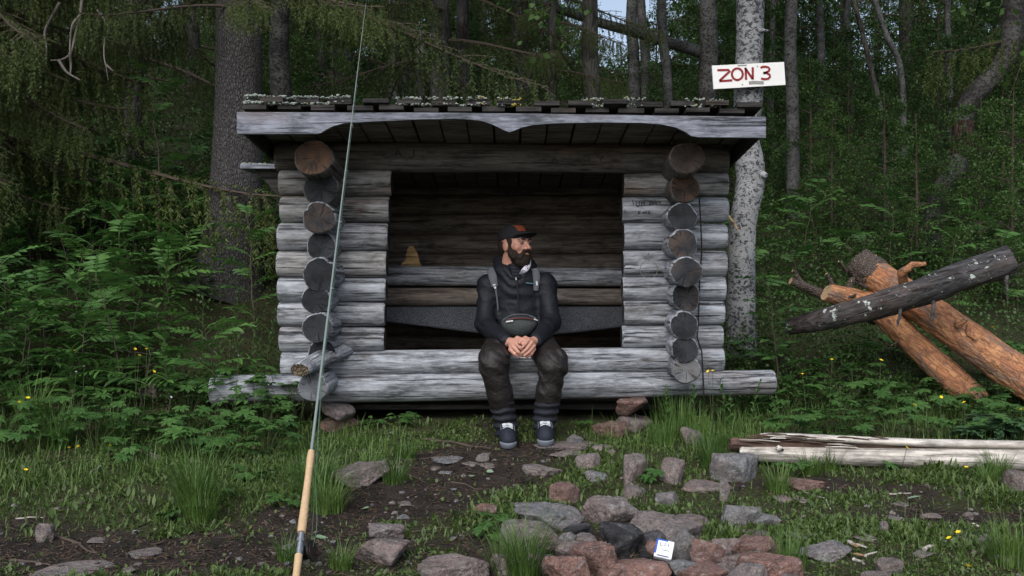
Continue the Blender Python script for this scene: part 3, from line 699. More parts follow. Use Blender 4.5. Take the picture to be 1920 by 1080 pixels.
for a in [(1150, 990, 126, 54, 'rock_pink', 'long pinkish slab overhanging the back of the fire ring', None), (1030, 992, 135, 38, 'rock_grey', 'long blue-grey slab at the back of the fire ring', None),
          (1085, 1014, 62, 26, 'rock_char', 'small flat dark stone beside the soot-blackened boulder', None), (1165, 1046, 80, 62, 'rock_char', 'rounded soot-blackened boulder in the middle of the fire ring', None),
          (1262, 1022, 140, 50, 'rock_pink', 'long pinkish stone with soot along the fireplace edge', None), (1222, 1036, 60, 40, 'rock_char', 'sooty stone wedged beside the blackened boulder', None),
          (1250, 1052, 70, 32, 'rock_red', L_red, FR), (1330, 1076, 66, 62, 'rock_red', 'brown-red upright stone with a steep sharp edge by the cigarette packet', None), (1200, 1104, 110, 36, 'rock_red', L_red, FR), (1112, 1090, 76, 52, 'rock_red', L_red, FR),
          (1062, 1100, 80, 46, 'rock_red', L_red, FR), (1000, 1052, 120, 48, 'rock_pink', L_pk, FR), (1395, 1080, 70, 36, 'rock_pink', L_pk, FR), (1450, 1095, 110, 40, 'rock_red', L_red, FR),
          (1290, 1094, 74, 34, 'rock_grey', L_gr, FR), (1283, 1062, 48, 52, 'rock_grey', L_gr, FR), (1110, 1050, 46, 24, 'rock_red', L_red, FR), (1360, 1102, 70, 28, 'rock_pink', L_pk, FR), (1020, 1082, 60, 30, 'rock_pink', L_pk, FR), (1100, 1028, 50, 18, 'rock_pink', L_pk, FR), (1150, 1105, 60, 30, 'rock_red', L_red, FR), (985, 1018, 60, 26, 'rock_grey', L_gr, FR), (960, 1085, 80, 40, 'rock_pink', L_pk, FR), (1420, 1058, 74, 40, 'rock_red', L_red, FR), (1366, 1052, 60, 34, 'rock_pink', L_pk, FR), (1320, 1112, 90, 36, 'rock_red', L_red, FR), (1410, 1112, 90, 40, 'rock_pink', L_pk, FR), (1500, 1112, 70, 30, 'rock_pink', L_pk, FR), (1075, 1060, 60, 34, 'rock_pink', L_pk, FR), (1060, 1030, 44, 24, 'rock_grey', L_gr, FR)]:
    rock(*a)
rock(712, 1064, 112, 56, 'rock_pink', 'large wedge-shaped pinkish stone with a sloping top in the bare earth', None)
rock(722, 1016, 72, 36, 'rock_pink', 'rounded pinkish stone tucked behind the large wedge-shaped stone', None)
rock(848, 1090, 146, 56, 'rock_pink', 'broad flat pink-edged boulder beside the bright grass tussock', None)
rock(912, 966, 46, 24, 'rock_red', 'small reddish peaked stone alone in the bare earth', None)
rock(668, 912, 118, 50, 'rock_pink', 'big square-edged stone block sunk in grass beside the rod', None, .9, .1)
L_e = 'small flat pinkish stone level with the trodden earth'; L_g = 'small flat grey stone level with the trodden earth'
for a in [(832, 870, 62, 13, 'rock_grey', L_g), (838, 890, 36, 8, 'rock_grey', L_g), (905, 866, 26, 17, 'rock_pink', L_e), (913, 878, 40, 7, 'rock_pink', L_e), (815, 882, 22, 7, 'rock_pink', L_e), (880, 874, 34, 7, 'rock_pink', L_e), (757, 950, 30, 9, 'rock_pink', L_e), (755, 975, 26, 10, 'rock_grey', L_g), (955, 942, 26, 7, 'rock_pink', L_e),
          (1475, 945, 40, 16, 'rock_pink', L_e), (1512, 946, 40, 12, 'rock_pink', L_e), (1690, 950, 26, 9, 'rock_pink', L_e), (1660, 1002, 16, 25, 'rock_pink', L_e), (1685, 978, 36, 9, 'rock_pink', L_e), (1752, 976, 40, 15, 'rock_pink', L_e), (1820, 975, 24, 14, 'rock_pink', L_e), (1848, 1022, 84, 13, 'rock_pink', L_e), (1738, 1048, 40, 15, 'rock_pink', L_e), (1625, 1014, 40, 8, 'rock_pink', L_e),
          (178, 1020, 36, 11, 'rock_pink', L_e), (262, 1046, 66, 8, 'rock_pink', L_e), (237, 1076, 28, 13, 'rock_pink', L_e), (140, 946, 26, 6, 'rock_pink', L_e), (105, 956, 14, 6, 'rock_pink', L_e), (536, 1032, 24, 11, 'rock_grey', L_g), (1090, 872, 22, 8, 'rock_pink', L_e), (1140, 872, 26, 9, 'rock_pink', L_e), (1000, 955, 20, 7, 'rock_pink', L_e), (1350, 1010, 26, 7, 'rock_pink', L_e), (255, 1062, 18, 6, 'rock_pink', L_e), (1145, 851, 22, 8, 'rock_pink', L_e)]:
    rock(*a, EM, dep=1.3)
rock(80, 1017, 34, 38, 'rock_pink', 'upright leaf-shaped pinkish stone standing in bare black soil', None)
rock(110, 1088, 190, 14, 'rock_pink', 'long low slab of stone in the soil with worn top', None)
rock(1060, 842, 120, 13, 'rock_pink', 'long flat slab just before the seated person\'s shoes', None)
rock(1065, 856, 74, 8, 'rock_pink', L_e, EM)
rock(1077, 836, 34, 20, 'rock_grey', 'small grey pyramid stone beside the seated person\'s shoes', None)
rock(1146, 822, 72, 34, 'rock_red', 'flat-topped rust-red block in front of the stone stack', None, .9)
L_s = 'pinkish grey granite stone half buried in short moss and turf'; L_sg = 'grey granite stone half buried in short moss and turf'
for a in [(1020, 893, 80, 24, 'rock_pink', L_s), (1103, 882, 54, 32, 'rock_pink', L_s), (1120, 902, 48, 20, 'rock_grey', L_sg), (1060, 946, 64, 42, 'rock_red', L_s), (1189, 935, 48, 26, 'rock_pink', L_s), (1252, 947, 50, 26, 'rock_grey', L_sg), (1330, 922, 100, 22, 'rock_pink', L_s), (1361, 940, 20, 42, 'rock_pink', L_s), (1300, 990, 66, 22, 'rock_pink', L_s), (1392, 990, 84, 40, 'rock_grey', L_sg), (1440, 985, 60, 24, 'rock_grey', L_sg), (1420, 1014, 60, 16, 'rock_pink', L_s),
          (1548, 1052, 118, 40, 'rock_grey', L_sg), (1672, 1078, 54, 32, 'rock_pink', L_s), (1650, 1090, 60, 18, 'rock_pink', L_s), (1440, 1040, 60, 14, 'rock_red', L_s), (290, 868, 32, 20, 'rock_pink', L_s), (278, 750, 34, 32, 'rock_pink', L_s), (1130, 846, 40, 12, 'rock_pink', L_s), (1300, 835, 46, 34, 'rock_pink', L_s), (1510, 1012, 50, 12, 'rock_grey', L_sg), (1895, 1060, 60, 26, 'rock_grey', L_sg)]:
    rock(*a, SP, sink=.5)
rock(1180, 905, 44, 56, 'rock_pink', 'tall curved narrow stone standing in moss between flat stones', None, .7, .3, (.15, .25))
rock(1257, 908, 46, 50, 'rock_pink', 'leaning slab-shaped pink stone standing in moss', None, .6, 0, (-.1, .2))
rock(1385, 905, 96, 58, 'rock_grey', 'blue-grey boulder under the ragged end of the bleached trunk', None)
rock(1500, 920, 110, 24, 'rock_red', 'long low reddish stone beside the blue-grey boulder', None)
rock(1910, 925, 50, 44, 'rock_pink', 'rounded pink stone under the far end of the bleached trunk', None)
# stacked footing stones under the sill
for nm, st in (('left end', [(640, 5.72, .10, .34, .13, 'rock_red'), (643, 5.72, .19, .36, .085, 'rock_pink')]), ('right end', [(1192, 5.74, .11, .33, .08, 'rock_pink'), (1190, 5.75, .18, .30, .09, 'rock_red')])):
    for q, (px, yy, z, w_, h_, kd) in enumerate(st):
        SEED[0] += 1; x_ = (px - 960) * yy / F; zg = float(hgt(x_, yy))
        sill_b = P(px, 757 if px < 900 else 747, 5.78)[2] + .012
        hh = (sill_b - zg + .05) / 2; z0 = zg - .05 + q * hh
        o = link('footing_stone', rock_mesh(w_ * (.62 if q else .7), .3, hh * 1.04, SEED[0], M[kd]), None, (x_ + (.0 if q == 0 else -.02), yy, z0), (0, 0, R_.uniform(-.2, .2)))
        tag(o, ('upper ' if q else 'lower ') + ('flat footing stone in the stack nearer the bark-ended slab log' if px < 900 else 'footing stone in the stack beside the grassy log corner'), 'rock')

# ------------------------------------------------------------------ felled trunks, bleached trunk
pw = thing('felled_pine', 'thick orange pine trunk with sawn grey-barked end leaning in the pile', 'tree trunk', tuple(G(1900, 760)))
A_, B_ = P(1606, 492, 6.55), P(1990, 800, 5.75); B_[2] = float(hgt(B_[0], B_[1])) + .08
def lerp(a, b, t): return np.asarray(a) * (1 - t) + np.asarray(b) * t
log('trunk', lerp(A_, B_, .085), B_, .102, .112, [M['pine'], M['pine_end']], pw, rough=.14, rings=120, n=64, fine=.11)
log('bark_collar', A_, lerp(A_, B_, .11), .107, .105, [M['pine_grey'], M['pine_end']], pw, rough=.14, rings=30, n=64, fine=.14)
def branch(pts, r, parent, mats=None, name='branch'):
    pts = np.array(pts); tt = np.linspace(0, len(pts) - 1, 10)
    q = np.array([np.interp(tt, range(len(pts)), pts[:, k]) for k in range(3)]).T; q += .0022 * rng.normal(size=q.shape); o0 = q[0].copy()
    b = MB(); b.tube(q - o0, np.interp(tt, [0, len(pts) - 1], r), 9, m=0, mcap=1, rough=.15, seed=3)
    o = b.obj(name, mats or [M['pine'], M['pine_end']]); o.location = tuple(o0); return wparent(o, parent)
branch([lerp(A_, B_, .28), P(1690, 512, 6.15), P(1712, 497, 6.1), P(1736, 494, 6.1)], (.036, .011), pw)
branch([lerp(A_, B_, .50) + (0, -.08, .05), P(1795, 612, 6.0), P(1812, 598, 5.95)], (.018, .014), pw)
branch([lerp(A_, B_, .16), P(1650, 500, 6.45), P(1641, 478, 6.5)], (.014, .004), pw)
branch([lerp(A_, B_, .56) + (0, -.05, .08), P(1815, 625, 6.0), P(1832, 637, 5.95)], (.02, .01), pw)
p2 = thing('felled_pine_log', 'smaller orange pine log lying beneath the thick leaning trunk', 'tree trunk', tuple(G(1790, 730)))
log('trunk', P(1648, 582, 6.42), P(1835, 757, 6.1), .074, .085, [M['pine'], M['pine_end']], p2, rough=.16, rings=70, n=48, fine=.13)
p5 = thing('felled_pine_chunk', 'short pine log with a pale oval saw cut lying over the dead trunk', 'log', tuple(P(1600, 600, 6.4)))
log('trunk', P(1549, 548, 6.36), P(1668, 578, 6.46), .060, .078, [M['pine'], M['pine_end']], p5, rough=.16, rings=40, n=48, cut0=.02, fine=.12)
branch([P(1590, 560, 6.45), P(1592, 535, 6.4), P(1600, 520, 6.4)], (.030, .016), p5, [M['pine_grey'], M['pine_end']])
branch([P(1570, 560, 6.45), P(1556, 525, 6.42), P(1550, 513, 6.4)], (.020, .011), p5, [M['pine_grey'], M['pine_end']])
p3 = thing('felled_pine_limb', 'thin pine limb with pale cut tip poking out of the pile', 'branch', tuple(P(1560, 600, 6.5)))
branch([P(1640, 600, 6.55), P(1560, 560, 6.45), P(1510, 538, 6.40), P(1482, 527, 6.38)], (.04, .024), p3, [M['pine_grey'], M['pine_end']], 'limb')
branch([P(1510, 538, 6.40), P(1495, 520, 6.38), P(1488, 507, 6.37)], (.02, .01), p3, [M['pine_grey'], M['pine_end']], 'twig')
p4 = thing('felled_pine_pole', 'slender pale orange pine pole lying behind the thick trunk', 'tree trunk', tuple(G(1930, 720)))
log('trunk', P(1820, 640, 6.5), P(2050, 745, 6.2), .062, .07, [M['pine'], M['pine_end']], p4, rough=.1)
for px_, py_, ex_, ey_ in ((1585, 508, 1572, 490), (1625, 540, 1598, 527), (1610, 552, 1588, 560), (1700, 640, 1672, 646), (1748, 560, 1775, 548), (1860, 650, 1890, 655)):
    branch([P(px_, py_, 6.38), lerp(P(px_, py_, 6.38), P(ex_, ey_, 6.25), .6) + (0, 0, .004), P(ex_, ey_, 6.22)], (.013, .004), pw, [M['pine_grey'], M['pine_end']], 'splintered_stub')
dk = thing('dead_tree', 'dark lichen-spotted dead trunk lying across the orange pine trunk', 'tree trunk', tuple(P(1700, 600, 5.95)))
pts = [P(1480, 613, 6.32), P(1540, 600, 6.14), P(1600, 585, 6.02), P(1700, 556, 5.93), P(1800, 520, 5.85), P(1898, 487, 5.78)]
def spline(pts, n):
    pts = np.array(pts, float); t = np.linspace(0, len(pts) - 1, n); m = np.gradient(pts, axis=0); i = np.minimum(t.astype(int), len(pts) - 2); u = (t - i)[:, None]
    return (2 * u ** 3 - 3 * u ** 2 + 1) * pts[i] + (u ** 3 - 2 * u ** 2 + u) * m[i] + (-2 * u ** 3 + 3 * u ** 2) * pts[i + 1] + (u ** 3 - u ** 2) * m[i + 1]
sp_ = spline(pts, 44); o0 = sp_[0].copy()
ax_ = Vector(sp_[-1] - o0); rotq = ax_.to_track_quat('X', 'Z'); loc_ = np.array([rotq.inverted() @ Vector(p - o0) for p in sp_])
b = MB(); b.tube(loc_, np.interp(np.linspace(0, 1, 44), [0, .25, .6, 1], [.052, .070, .082, .088]), 26, rough=.22, seed=8)
o = b.obj('trunk', M['dead']); o.location = tuple(o0); o.rotation_euler = rotq.to_euler(); wparent(o, dk)
for px, py, ex, ey in ((1750, 593, 1748, 604), (1688, 602, 1682, 614), (1888, 541, 1890, 552)):
    yy = float(np.interp(px, [1490, 1600, 1700, 1800, 1898], [6.25, 6.02, 5.93, 5.85, 5.78])) - .03
    branch([P(px, py - 34, yy + .02), P(px, py - 12, yy - .05), P(ex, ey - 4, yy - .065)], (.012, .007), dk, [M['dead'], M['log']], 'branch_stub')
dr = thing('bleached_trunk', 'long bleached barkless trunk with a rotten dark split lying on the turf', 'tree trunk', tuple(G(1620, 880)))
DY = float(G(1620, 880)[1]) + .02
def dz_(px, py): return P(px, py, DY)
log('trunk', dz_(1385, 849), dz_(2080, 861), .040, .056, [M['drift'], M['end_pale']], dr, rings=34, n=32, rough=.08, bend=-.01, crack=[(PI - .55, .022)])
sp_ = spline([P(1425, 815, DY + .01), P(1500, 819, DY + .005), P(1650, 827, DY), P(1800, 832, DY), P(2080, 837, DY)], 40); o0 = sp_[0].copy()
b = MB(); b.tube(sp_ - o0, np.interp(np.linspace(0, 1, 40), [0, .06, .3, 1], [.010, .020, .030, .036]), 16, rough=.14, seed=2, flat=.58)
o = b.obj('upper_split', M['drift']); o.location = tuple(o0); wparent(o, dr)
log('rotten_core', P(1368, 833, DY + .012), P(2060, 845, DY + .035), .034, .022, [M['rot'], M['rot']], dr, rings=40, n=24, rough=.35)
for q in range(26):
    x_ = R_.uniform(1356, 1640); yy = np.interp(x_, [1356, 1640], [826, 834]) + R_.uniform(-14, 8)
    L = R_.uniform(30, 80); p0 = P(x_, yy, DY - .02); p1 = P(x_ + L, yy + L * .04 + R_.uniform(-3, 3), DY - .028)
    b = MB(); b.tube([p0 - p0, (p1 - p0) * .5 + (0, 0, .004), p1 - p0], (.002, .007, .003), 6, rough=.3, seed=q, flat=.6)
    o = b.obj('splinter', M['rot'] if q % 3 else M['drift']); o.location = tuple(p0); wparent(o, dr)
log('knot', dz_(1457, 838) + (0, -.05, .0), dz_(1457, 839) + (.002, -.072, .002), .014, .010, [M['drift'], M['rot']], dr, rings=3, n=12)
log('knot', dz_(1835, 864) + (0, -.055, .0), dz_(1835, 865) + (.002, -.075, .002), .012, .009, [M['drift'], M['rot']], dr, rings=3, n=12)

# ------------------------------------------------------------------ two-handed fishing rod leaning on the roof edge
M['blank'] = mat_plain('grey_green_rod_blank', (.19, .23, .215), .35, .1, 20, .5)
M['cork'] = mat_plain('cork', (.60, .42, .25), .8, .35, 90, .2, .5)
M['metal'] = mat_plain('brushed_metal', (.45, .46, .47), .3, .1, 60, .5, Metallic=.9)
M['black'] = mat_plain('black_plastic', (.012, .012, .013), .45)
M['red_an'] = mat_plain('red_anodised', (.35, .03, .02), .4)
M['line_m'] = mat_plain('green_fly_line', (.12, .20, .14), .5)
A_ = P(661.5, 207, 5.148); C_ = P(547, 1140, 2.98); C_[2] = float(hgt(C_[0], C_[1])) + .004
rd = thing('fishing_rod', 'two-handed fly fishing rod with cork grips and reel leaning on the roof edge', 'fishing rod', tuple(C_))
dr_ = (A_ - C_); RL = np.linalg.norm(dr_); dr_ /= RL
def rp(t): return dr_ * t
# distances along the rod from photo rows
def t_at(py):
    ts = np.linspace(0, 5, 4000); pz = C_[None] + ts[:, None] * dr_[None]; yy = HOR - (pz[:, 2] - CAMZ) * F / pz[:, 1]
    return float(np.interp(-py, -yy, ts))
t_b, t_r1, t_f0, t_f1 = t_at(1078), t_at(1041), t_at(999), t_at(846)
b = MB(); tt = np.linspace(t_at(1100), 4.1, 40); b.tube([rp(t) for t in tt], np.interp(tt, [0, 1.5, 4.1], [.0064, .0044, .0011]), 8); b.obj('blank', M['blank'], rd)
b = MB(); b.tube([rp(t) for t in np.linspace(0, t_r1, 8)], [.012, .014, .0135, .012, .0115, .0115, .012, .0125], 16); b.obj('rear_grip', M['cork'], rd)
b = MB(); b.tube([rp(0), rp(.022)], (.0145, .0145), 16); b.obj('butt_cap', M['black'], rd)
b = MB(); tt = np.linspace(t_f0, t_f1, 12); b.tube([rp(t) for t in tt], [.0135, .0145, .0142, .0135, .013, .0125, .012, .0118, .0115, .0125, .0135, .011], 16); b.obj('fore_grip', M['cork'], rd)
b = MB(); b.tube([rp(t_r1 - .002), rp(t_f0 + .002)], (.009, .009), 14)
for t in (t_f0 - .035, t_f0 - .028): b.tube([rp(t), rp(t + .006)], (.0125, .0125), 14)
b.obj('reel_seat', M['metal'], rd)
rc = rp((t_r1 + t_f0) / 2 - .002); axl = np.array([.86, -.42, .1]); axl -= dr_ * (axl @ dr_); axl /= np.linalg.norm(axl)
side = np.cross(axl, dr_); side = side if side[0] > 0 else -side
rl = link('reel', None, rd)
c = rc + side * .048
for sgn, nm, mt in ((-1, 'reel_frame', M['metal']), (1, 'spool', M['black'])):
    b = MB(); a = np.linspace(0, 2 * PI, 28, endpoint=False); ring = []
    b.tube([c + axl * sgn * .019, c + axl * sgn * .013], (.037, .037) if sgn < 0 else (.034, .034), 28); 
    b.tube([c - axl * .012, c + axl * .012], (.022, .022), 20); b.obj(nm, mt, rl)
b = MB(); b.tube([c + axl * .0135 + side * .0, c + axl * .0195], (.026, .024), 20, cap=False); b.obj('spool_rim', M['red_an'], rl)
b = MB(); b.tube([c + axl * .019 + side * .024, c + axl * .034 + side * .024], (.004, .005), 8); b.obj('crank_knob', M['black'], rl)
b = MB(); b.box(rc + side * .011, (.012, .012, .06), Rm=np.stack([side, axl, dr_], 1)); b.obj('reel_foot', M['metal'], rl)
gdir = side * .7 + axl * .2; line = [c + side * .018]
for q, t in enumerate((t_f1 + .35, t_f1 + .85, t_f1 + 1.3, t_f1 + 1.7, t_f1 + 2.1, t_f1 + 2.5)):
    rr = .012 - .0012 * q; gc = rp(t) + gdir * (rr + .004)
    b = MB(); a = np.linspace(0, 2 * PI, 16); u_ = gdir / np.linalg.norm(gdir); v_ = np.cross(dr_, u_)
    b.tube([gc + u_ * rr * math.cos(x) + v_ * rr * math.sin(x) for x in a], .0011, 5, False); b.obj('line_guide', M['metal'], rd); line.append(gc)
b = MB(); ln = spline(line, 60); ln[:, 2] -= 0; b.tube(ln, .0009, 5); b.obj('fly_line', M['line_m'], rd)
# slack loop of line beside the rod
s_ = [c + side * .02, P(594, 985, 3.2) - C_, P(592, 900, 3.4) - C_, P(597, 800, 3.62) - C_, P(604, 700, 3.86) - C_, line[1]]
b = MB(); b.tube(spline(s_, 50), .0009, 5); b.obj('fly_line', M['line_m'], rd)

# ------------------------------------------------------------------ cigarette packet, charcoal, sticks, fallen leaves
M['card'] = mat_plain('white_card', (.74, .75, .78), .5, .06, 20)
M['blue_print'] = mat_plain('blue_print', (.02, .10, .42), .5, .1)
M['navy_print'] = mat_plain('navy_print', (.02, .03, .10), .5, .1)
pk = thing('cigarette_packet', 'crumpled white and blue cigarette packet lying among the fire ring stones', 'packet')
gp = G(1240, 1066); pk.location = (float(gp[0]), float(gp[1]) - .06, float(gp[2]) + .078); pk.rotation_euler = (math.radians(-42), math.radians(9), math.radians(-14))
b = MB(); b.box((0, 0, 0), (.058, .020, .064), bev=.0015); b.obj('box', M['card'], pk, False)
b = MB(); b.ribbon([(-.0265, -.0106, -.02), (-.0265, -.0106, .031)], .006, (0, -1, 0)); b.ribbon([(-.029, -.0106, .0295), (.008, -.0106, .0295)], .005, (0, -1, 0)); b.obj('blue_edge', M['blue_print'], pk, False)
b = MB()
for ln in ([(-.014, .022), (-.014, .009), (-.005, .009)], [(0, .009), (0, .022), (.006, .012), (.012, .022), (.012, .009)]): b.ribbon([(u, -.0107, v) for u, v in ln], .0024, (0, -1, 0))
b.ribbon([(-.008, -.0107, -.005), (.018, -.0107, -.005)], .002, (0, -1, 0)); b.ribbon([(-.02, -.0107, -.026), (.02, -.0107, -.026)], .004, (0, -1, 0)); b.obj('lettering', M['navy_print'], pk, False)
M['coal'] = mat_plain('charcoal', (.02, .02, .022), .8, .5, 70, .3, .8, .01)
for q in range(16):
    px, py = 1120 + R_.uniform(0, 120), 1030 + R_.uniform(0, 40); p = G(px, py)
    SEED[0] += 1; s_ = R_.uniform(.02, .05)
    o = link('charcoal_lump', rock_mesh(s_ * 1.6, s_, s_ * .8, SEED[0], M['coal']), None, tuple(p - (0, 0, .008)), (0, 0, R_.uniform(0, 3))); tag(o, 'black lump of charcoal among the fire ring stones', 'charcoal', 'charcoal in the fireplace')
def stick(x0, y0, x1, y1, r, mat, label, grp, wob=.004):
    a, b_ = G(x0, y0), G(x1, y1); t = np.linspace(0, 1, 14); pts = a[None] * (1 - t)[:, None] + b_[None] * t[:, None]
    L = np.linalg.norm(b_ - a); pts = pts + np.stack([fbm(t * 3, x0, 0, 5, 2), fbm(t * 3, y0, 1, 6, 2), 0 * t], -1) * L * .12
    pts[:, 2] = hgt(pts[:, 0], pts[:, 1]) + r * .7
    c = pts[0].copy(); b = MB(); b.tube(pts - c, np.linspace(r, r * .5, 14), 7, rough=.25, seed=int(x0)); o = b.obj('stick', mat); o.location = tuple(c); return tag(o, label, 'stick', grp)
LS = 'dry brown stick lying on the trodden earth'; GS = 'sticks on the trodden earth'
for a in [(795, 826, 880, 838, .008), (860, 832, 920, 842, .006), (740, 880, 800, 905, .005), (850, 905, 905, 920, .005), (790, 862, 850, 852, .005), (690, 990, 760, 985, .004), (100, 1000, 195, 1040, .007), (20, 1052, 95, 1062, .006), (880, 845, 905, 828, .006), (760, 1000, 860, 985, .004)]: stick(*a, M['twig'], LS, GS)
LP_ = 'pale bleached splinter of wood lying on turf'; GP_ = 'pale wood splinters'
for a in [(1590, 1020, 1622, 1030, .008), (1660, 928, 1710, 925, .006), (1770, 1022, 1795, 1008, .009), (1735, 1034, 1752, 1026, .009), (1600, 1052, 1622, 1060, .007), (1725, 992, 1755, 990, .007), (165, 890, 195, 873, .005), (30, 975, 80, 973, .004), (1500, 915, 1560, 955, .004), (1770, 985, 1790, 1000, .005), (1825, 985, 1850, 998, .006), (1620, 1045, 1645, 1038, .005)]: stick(*a, M['drift'], LP_, GP_)
tw = [(210, 655, 290, 665), (250, 690, 340, 678)]
for a in tw: stick(*a, .006, M['twig_grey'], 'thin grey fallen twig among the rowan saplings', 'twigs among the saplings')
M['fallen'] = mat_leaf('fallen_pale_leaf', (.22, .36, .20), (.30, .42, .30), .15)
M['fallen_b'] = mat_leaf('fallen_brown_leaf', (.30, .16, .08), (.40, .25, .14), .1)
def flat_leaf(L, W, cup=.15):
    b = MB(); n = 8; t = np.linspace(0, 1, n); wv = W * np.sin(PI * t ** .8) * .5
    z = cup * L * (t - .5) ** 2
    V = np.concatenate([np.stack([t * L, wv, z + .2 * wv], -1), np.stack([t * L, 0 * t, z], -1), np.stack([t * L, -wv, z + .2 * wv], -1)])
    i = np.arange(n - 1); b.add(V, np.concatenate([np.stack([i + n, i + n + 1, i + 1, i], -1), np.stack([i + 2 * n, i + 2 * n + 1, i + n + 1, i + n], -1)])); return b
FLM = flat_leaf(.05, .036).mesh('fallen_leaf', M['fallen']); FLB = flat_leaf(.045, .022).mesh('fallen_leaf', M['fallen_b'])
for q, (px, py, s_, br) in enumerate([(592, 1014, 1.0, 0), (692, 958, .9, 0), (885, 897, .8, 0), (912, 890, .8, 0), (985, 905, 1.4, 0), (1700, 941, 1.3, 0), (545, 770, .8, 0), (1605, 1035, 1.0, 1), (1622, 1050, 1.1, 1), (1275, 833, .8, 1), (1530, 912, 1.0, 1), (92, 885, .9, 0), (940, 1012, .8, 0), (1765, 1012, .9, 1)]):
    p = G(px, py); o = link('fallen_leaf', FLB if br else FLM, None, tuple(p + (0, 0, .012)), (R_.uniform(-.3, .3), R_.uniform(-.3, .3), R_.uniform(0, 6)), s_)
    tag(o, 'orange-brown dry leaf lying on the ground' if br else 'pale green fallen leaf lying on the ground', 'leaf', 'brown fallen leaves' if br else 'green fallen leaves')

# ------------------------------------------------------------------ leaf and plant prototypes
def leaflet(b, base, dirv, nrm, L, W, fold=.18, droop=.12, m=0):
    base = np.asarray(base, float); d = np.asarray(dirv, float); d = d / np.linalg.norm(d); n = np.asarray(nrm, float); n = n - d * (n @ d); n /= np.linalg.norm(n); s_ = np.cross(n, d)
    V = [base, base + d * L * .35 + s_ * W * .5 + n * W * fold, base + d * L * .35 - s_ * W * .5 + n * W * fold, base + d * L * .4, base + d * L * .72 + s_ * W * .36 + n * (W * fold - L * droop * .4), base + d * L * .72 - s_ * W * .36 + n * (W * fold - L * droop * .4), base + d * L - n * L * droop]
    b.add(V, [(0, 3, 1), (0, 2, 3), (3, 6, 4, 1), (3, 2, 5, 6)], m)
def pinnate_mesh(L, pairs, ll, lw, mat, seed, name='leaf'):
    r_ = np.random.default_rng(seed); b = MB()
    def pos(t): return np.array([L * t, 0, .10 * L * math.sin(t * 2.2) - .28 * L * t * t])
    pts = [pos(t) for t in np.linspace(0, .95, 7)]; b.tube(pts, np.linspace(.0022, .001, 7), 4, False)
    for q in range(pairs):
        t = .22 + .70 * q / (pairs - 1); sc = (.75 + .5 * math.sin(PI * (q + .8) / (pairs + .6)))
        for sg_ in (-1, 1):
            leaflet(b, pos(t), (.45 + .1 * r_.normal(), sg_, -.12 + .12 * r_.normal()), (0, .25 * sg_ * r_.random(), 1), ll * sc * r_.uniform(.9, 1.1), lw * sc, .12, .10)
    leaflet(b, pos(.95), (1, 0, -.3), (0, 0, 1), ll * 1.05, lw, .12, .1)
    return b.mesh(name, mat, False)
def palmate_mesh(Rd, mat, seed, lobes=7, name='leaf'):
    r_ = np.random.default_rng(seed); b = MB()
    for q in range(lobes):
        a = (q - (lobes - 1) / 2) / lobes * 2 * PI * .86; L = Rd * (1 - .30 * abs(q - (lobes - 1) / 2) / (lobes / 2)) * r_.uniform(.92, 1.05)
        d = np.array([math.cos(a), math.sin(a), .16 - .05 * r_.random()])
        leaflet(b, (0, 0, 0), d, (0, 0, 1), L, L * .42, .06, .22)
        for sg_ in (-1, 1):
            a2 = a + sg_ * .42; leaflet(b, d * L * .42, (math.cos(a2), math.sin(a2), .02), (0, 0, 1), L * .44, L * .20, .05, .2)
    return b.mesh(name, mat, False)
def single_mesh(L, W, mat, name='leaf', droop=.2): b = MB(); leaflet(b, (0, 0, 0), (1, 0, .2), (0, 0, 1), L, W, .12, droop); return b.mesh(name, mat, False)
ROW = [pinnate_mesh(.20 + .02 * q, 6, .058, .020, M['leaf_rowan'], q) for q in range(3)]
ROW_D = [pinnate_mesh(.17 + .02 * q, 6, .05, .018, M['leaf_herb'], q + 5) for q in range(2)]
GER = [palmate_mesh(.062 + .008 * q, M['leaf_ger'], q) for q in range(3)]
GERP = [palmate_mesh(.085, M['leaf_pale'], q + 9, 5) for q in range(2)]
NAR = [single_mesh(.085, .016, M['leaf_herb']), single_mesh(.07, .013, M['leaf_herb'])]
OVA = [single_mesh(.055, .026, M['leaf_ger']), single_mesh(.07, .034, M['leaf_ger'])]
def put_leaf(me, parent, p, az, pitch, roll=0.0, sc=1.0):
    o = link('leaf', me, parent, tuple(p), None, sc); o.rotation_euler = (Matrix.Rotation(az, 3, 'Z') @ Matrix.Rotation(-pitch, 3, 'Y') @ Matrix.Rotation(roll, 3, 'X')).to_euler(); return o
def sapling(p, H, nl, label, group, meshes, lean=None, sc=1.0, name='rowan_sapling', cat='sapling', face=None):
    t = thing(name, label, cat, (p[0], p[1], p[2] - .02), R_.uniform(0, 6.28), group)
    lx, ly = (R_.uniform(-.18, .18), R_.uniform(-.18, .18)) if lean is None else lean
    pts = np.array([(lx * H * u * u, ly * H * u * u, H * u) for u in np.linspace(0, 1, 9)]); pts += np.concatenate([[[0, 0, 0]], .008 * rng.normal(size=(8, 3))])
    b = MB(); b.tube(pts, np.linspace(.0035 + H * .004, .0015, 9), 5); b.obj('stem', M['twig'], t)
    for q in range(nl):
        u = .22 + .78 * (q + R_.random() * .5) / nl; u = min(u, 1); p_ = np.array([np.interp(u, np.linspace(0, 1, 9), pts[:, k]) for k in range(3)])
        put_leaf(R_.choice(meshes), t, p_, q * 2.4 + R_.uniform(-.4, .4), .55 - .45 * (1 - u) + R_.uniform(-.2, .25), R_.uniform(-.3, .3), sc * R_.uniform(.75, 1.15))
    return t
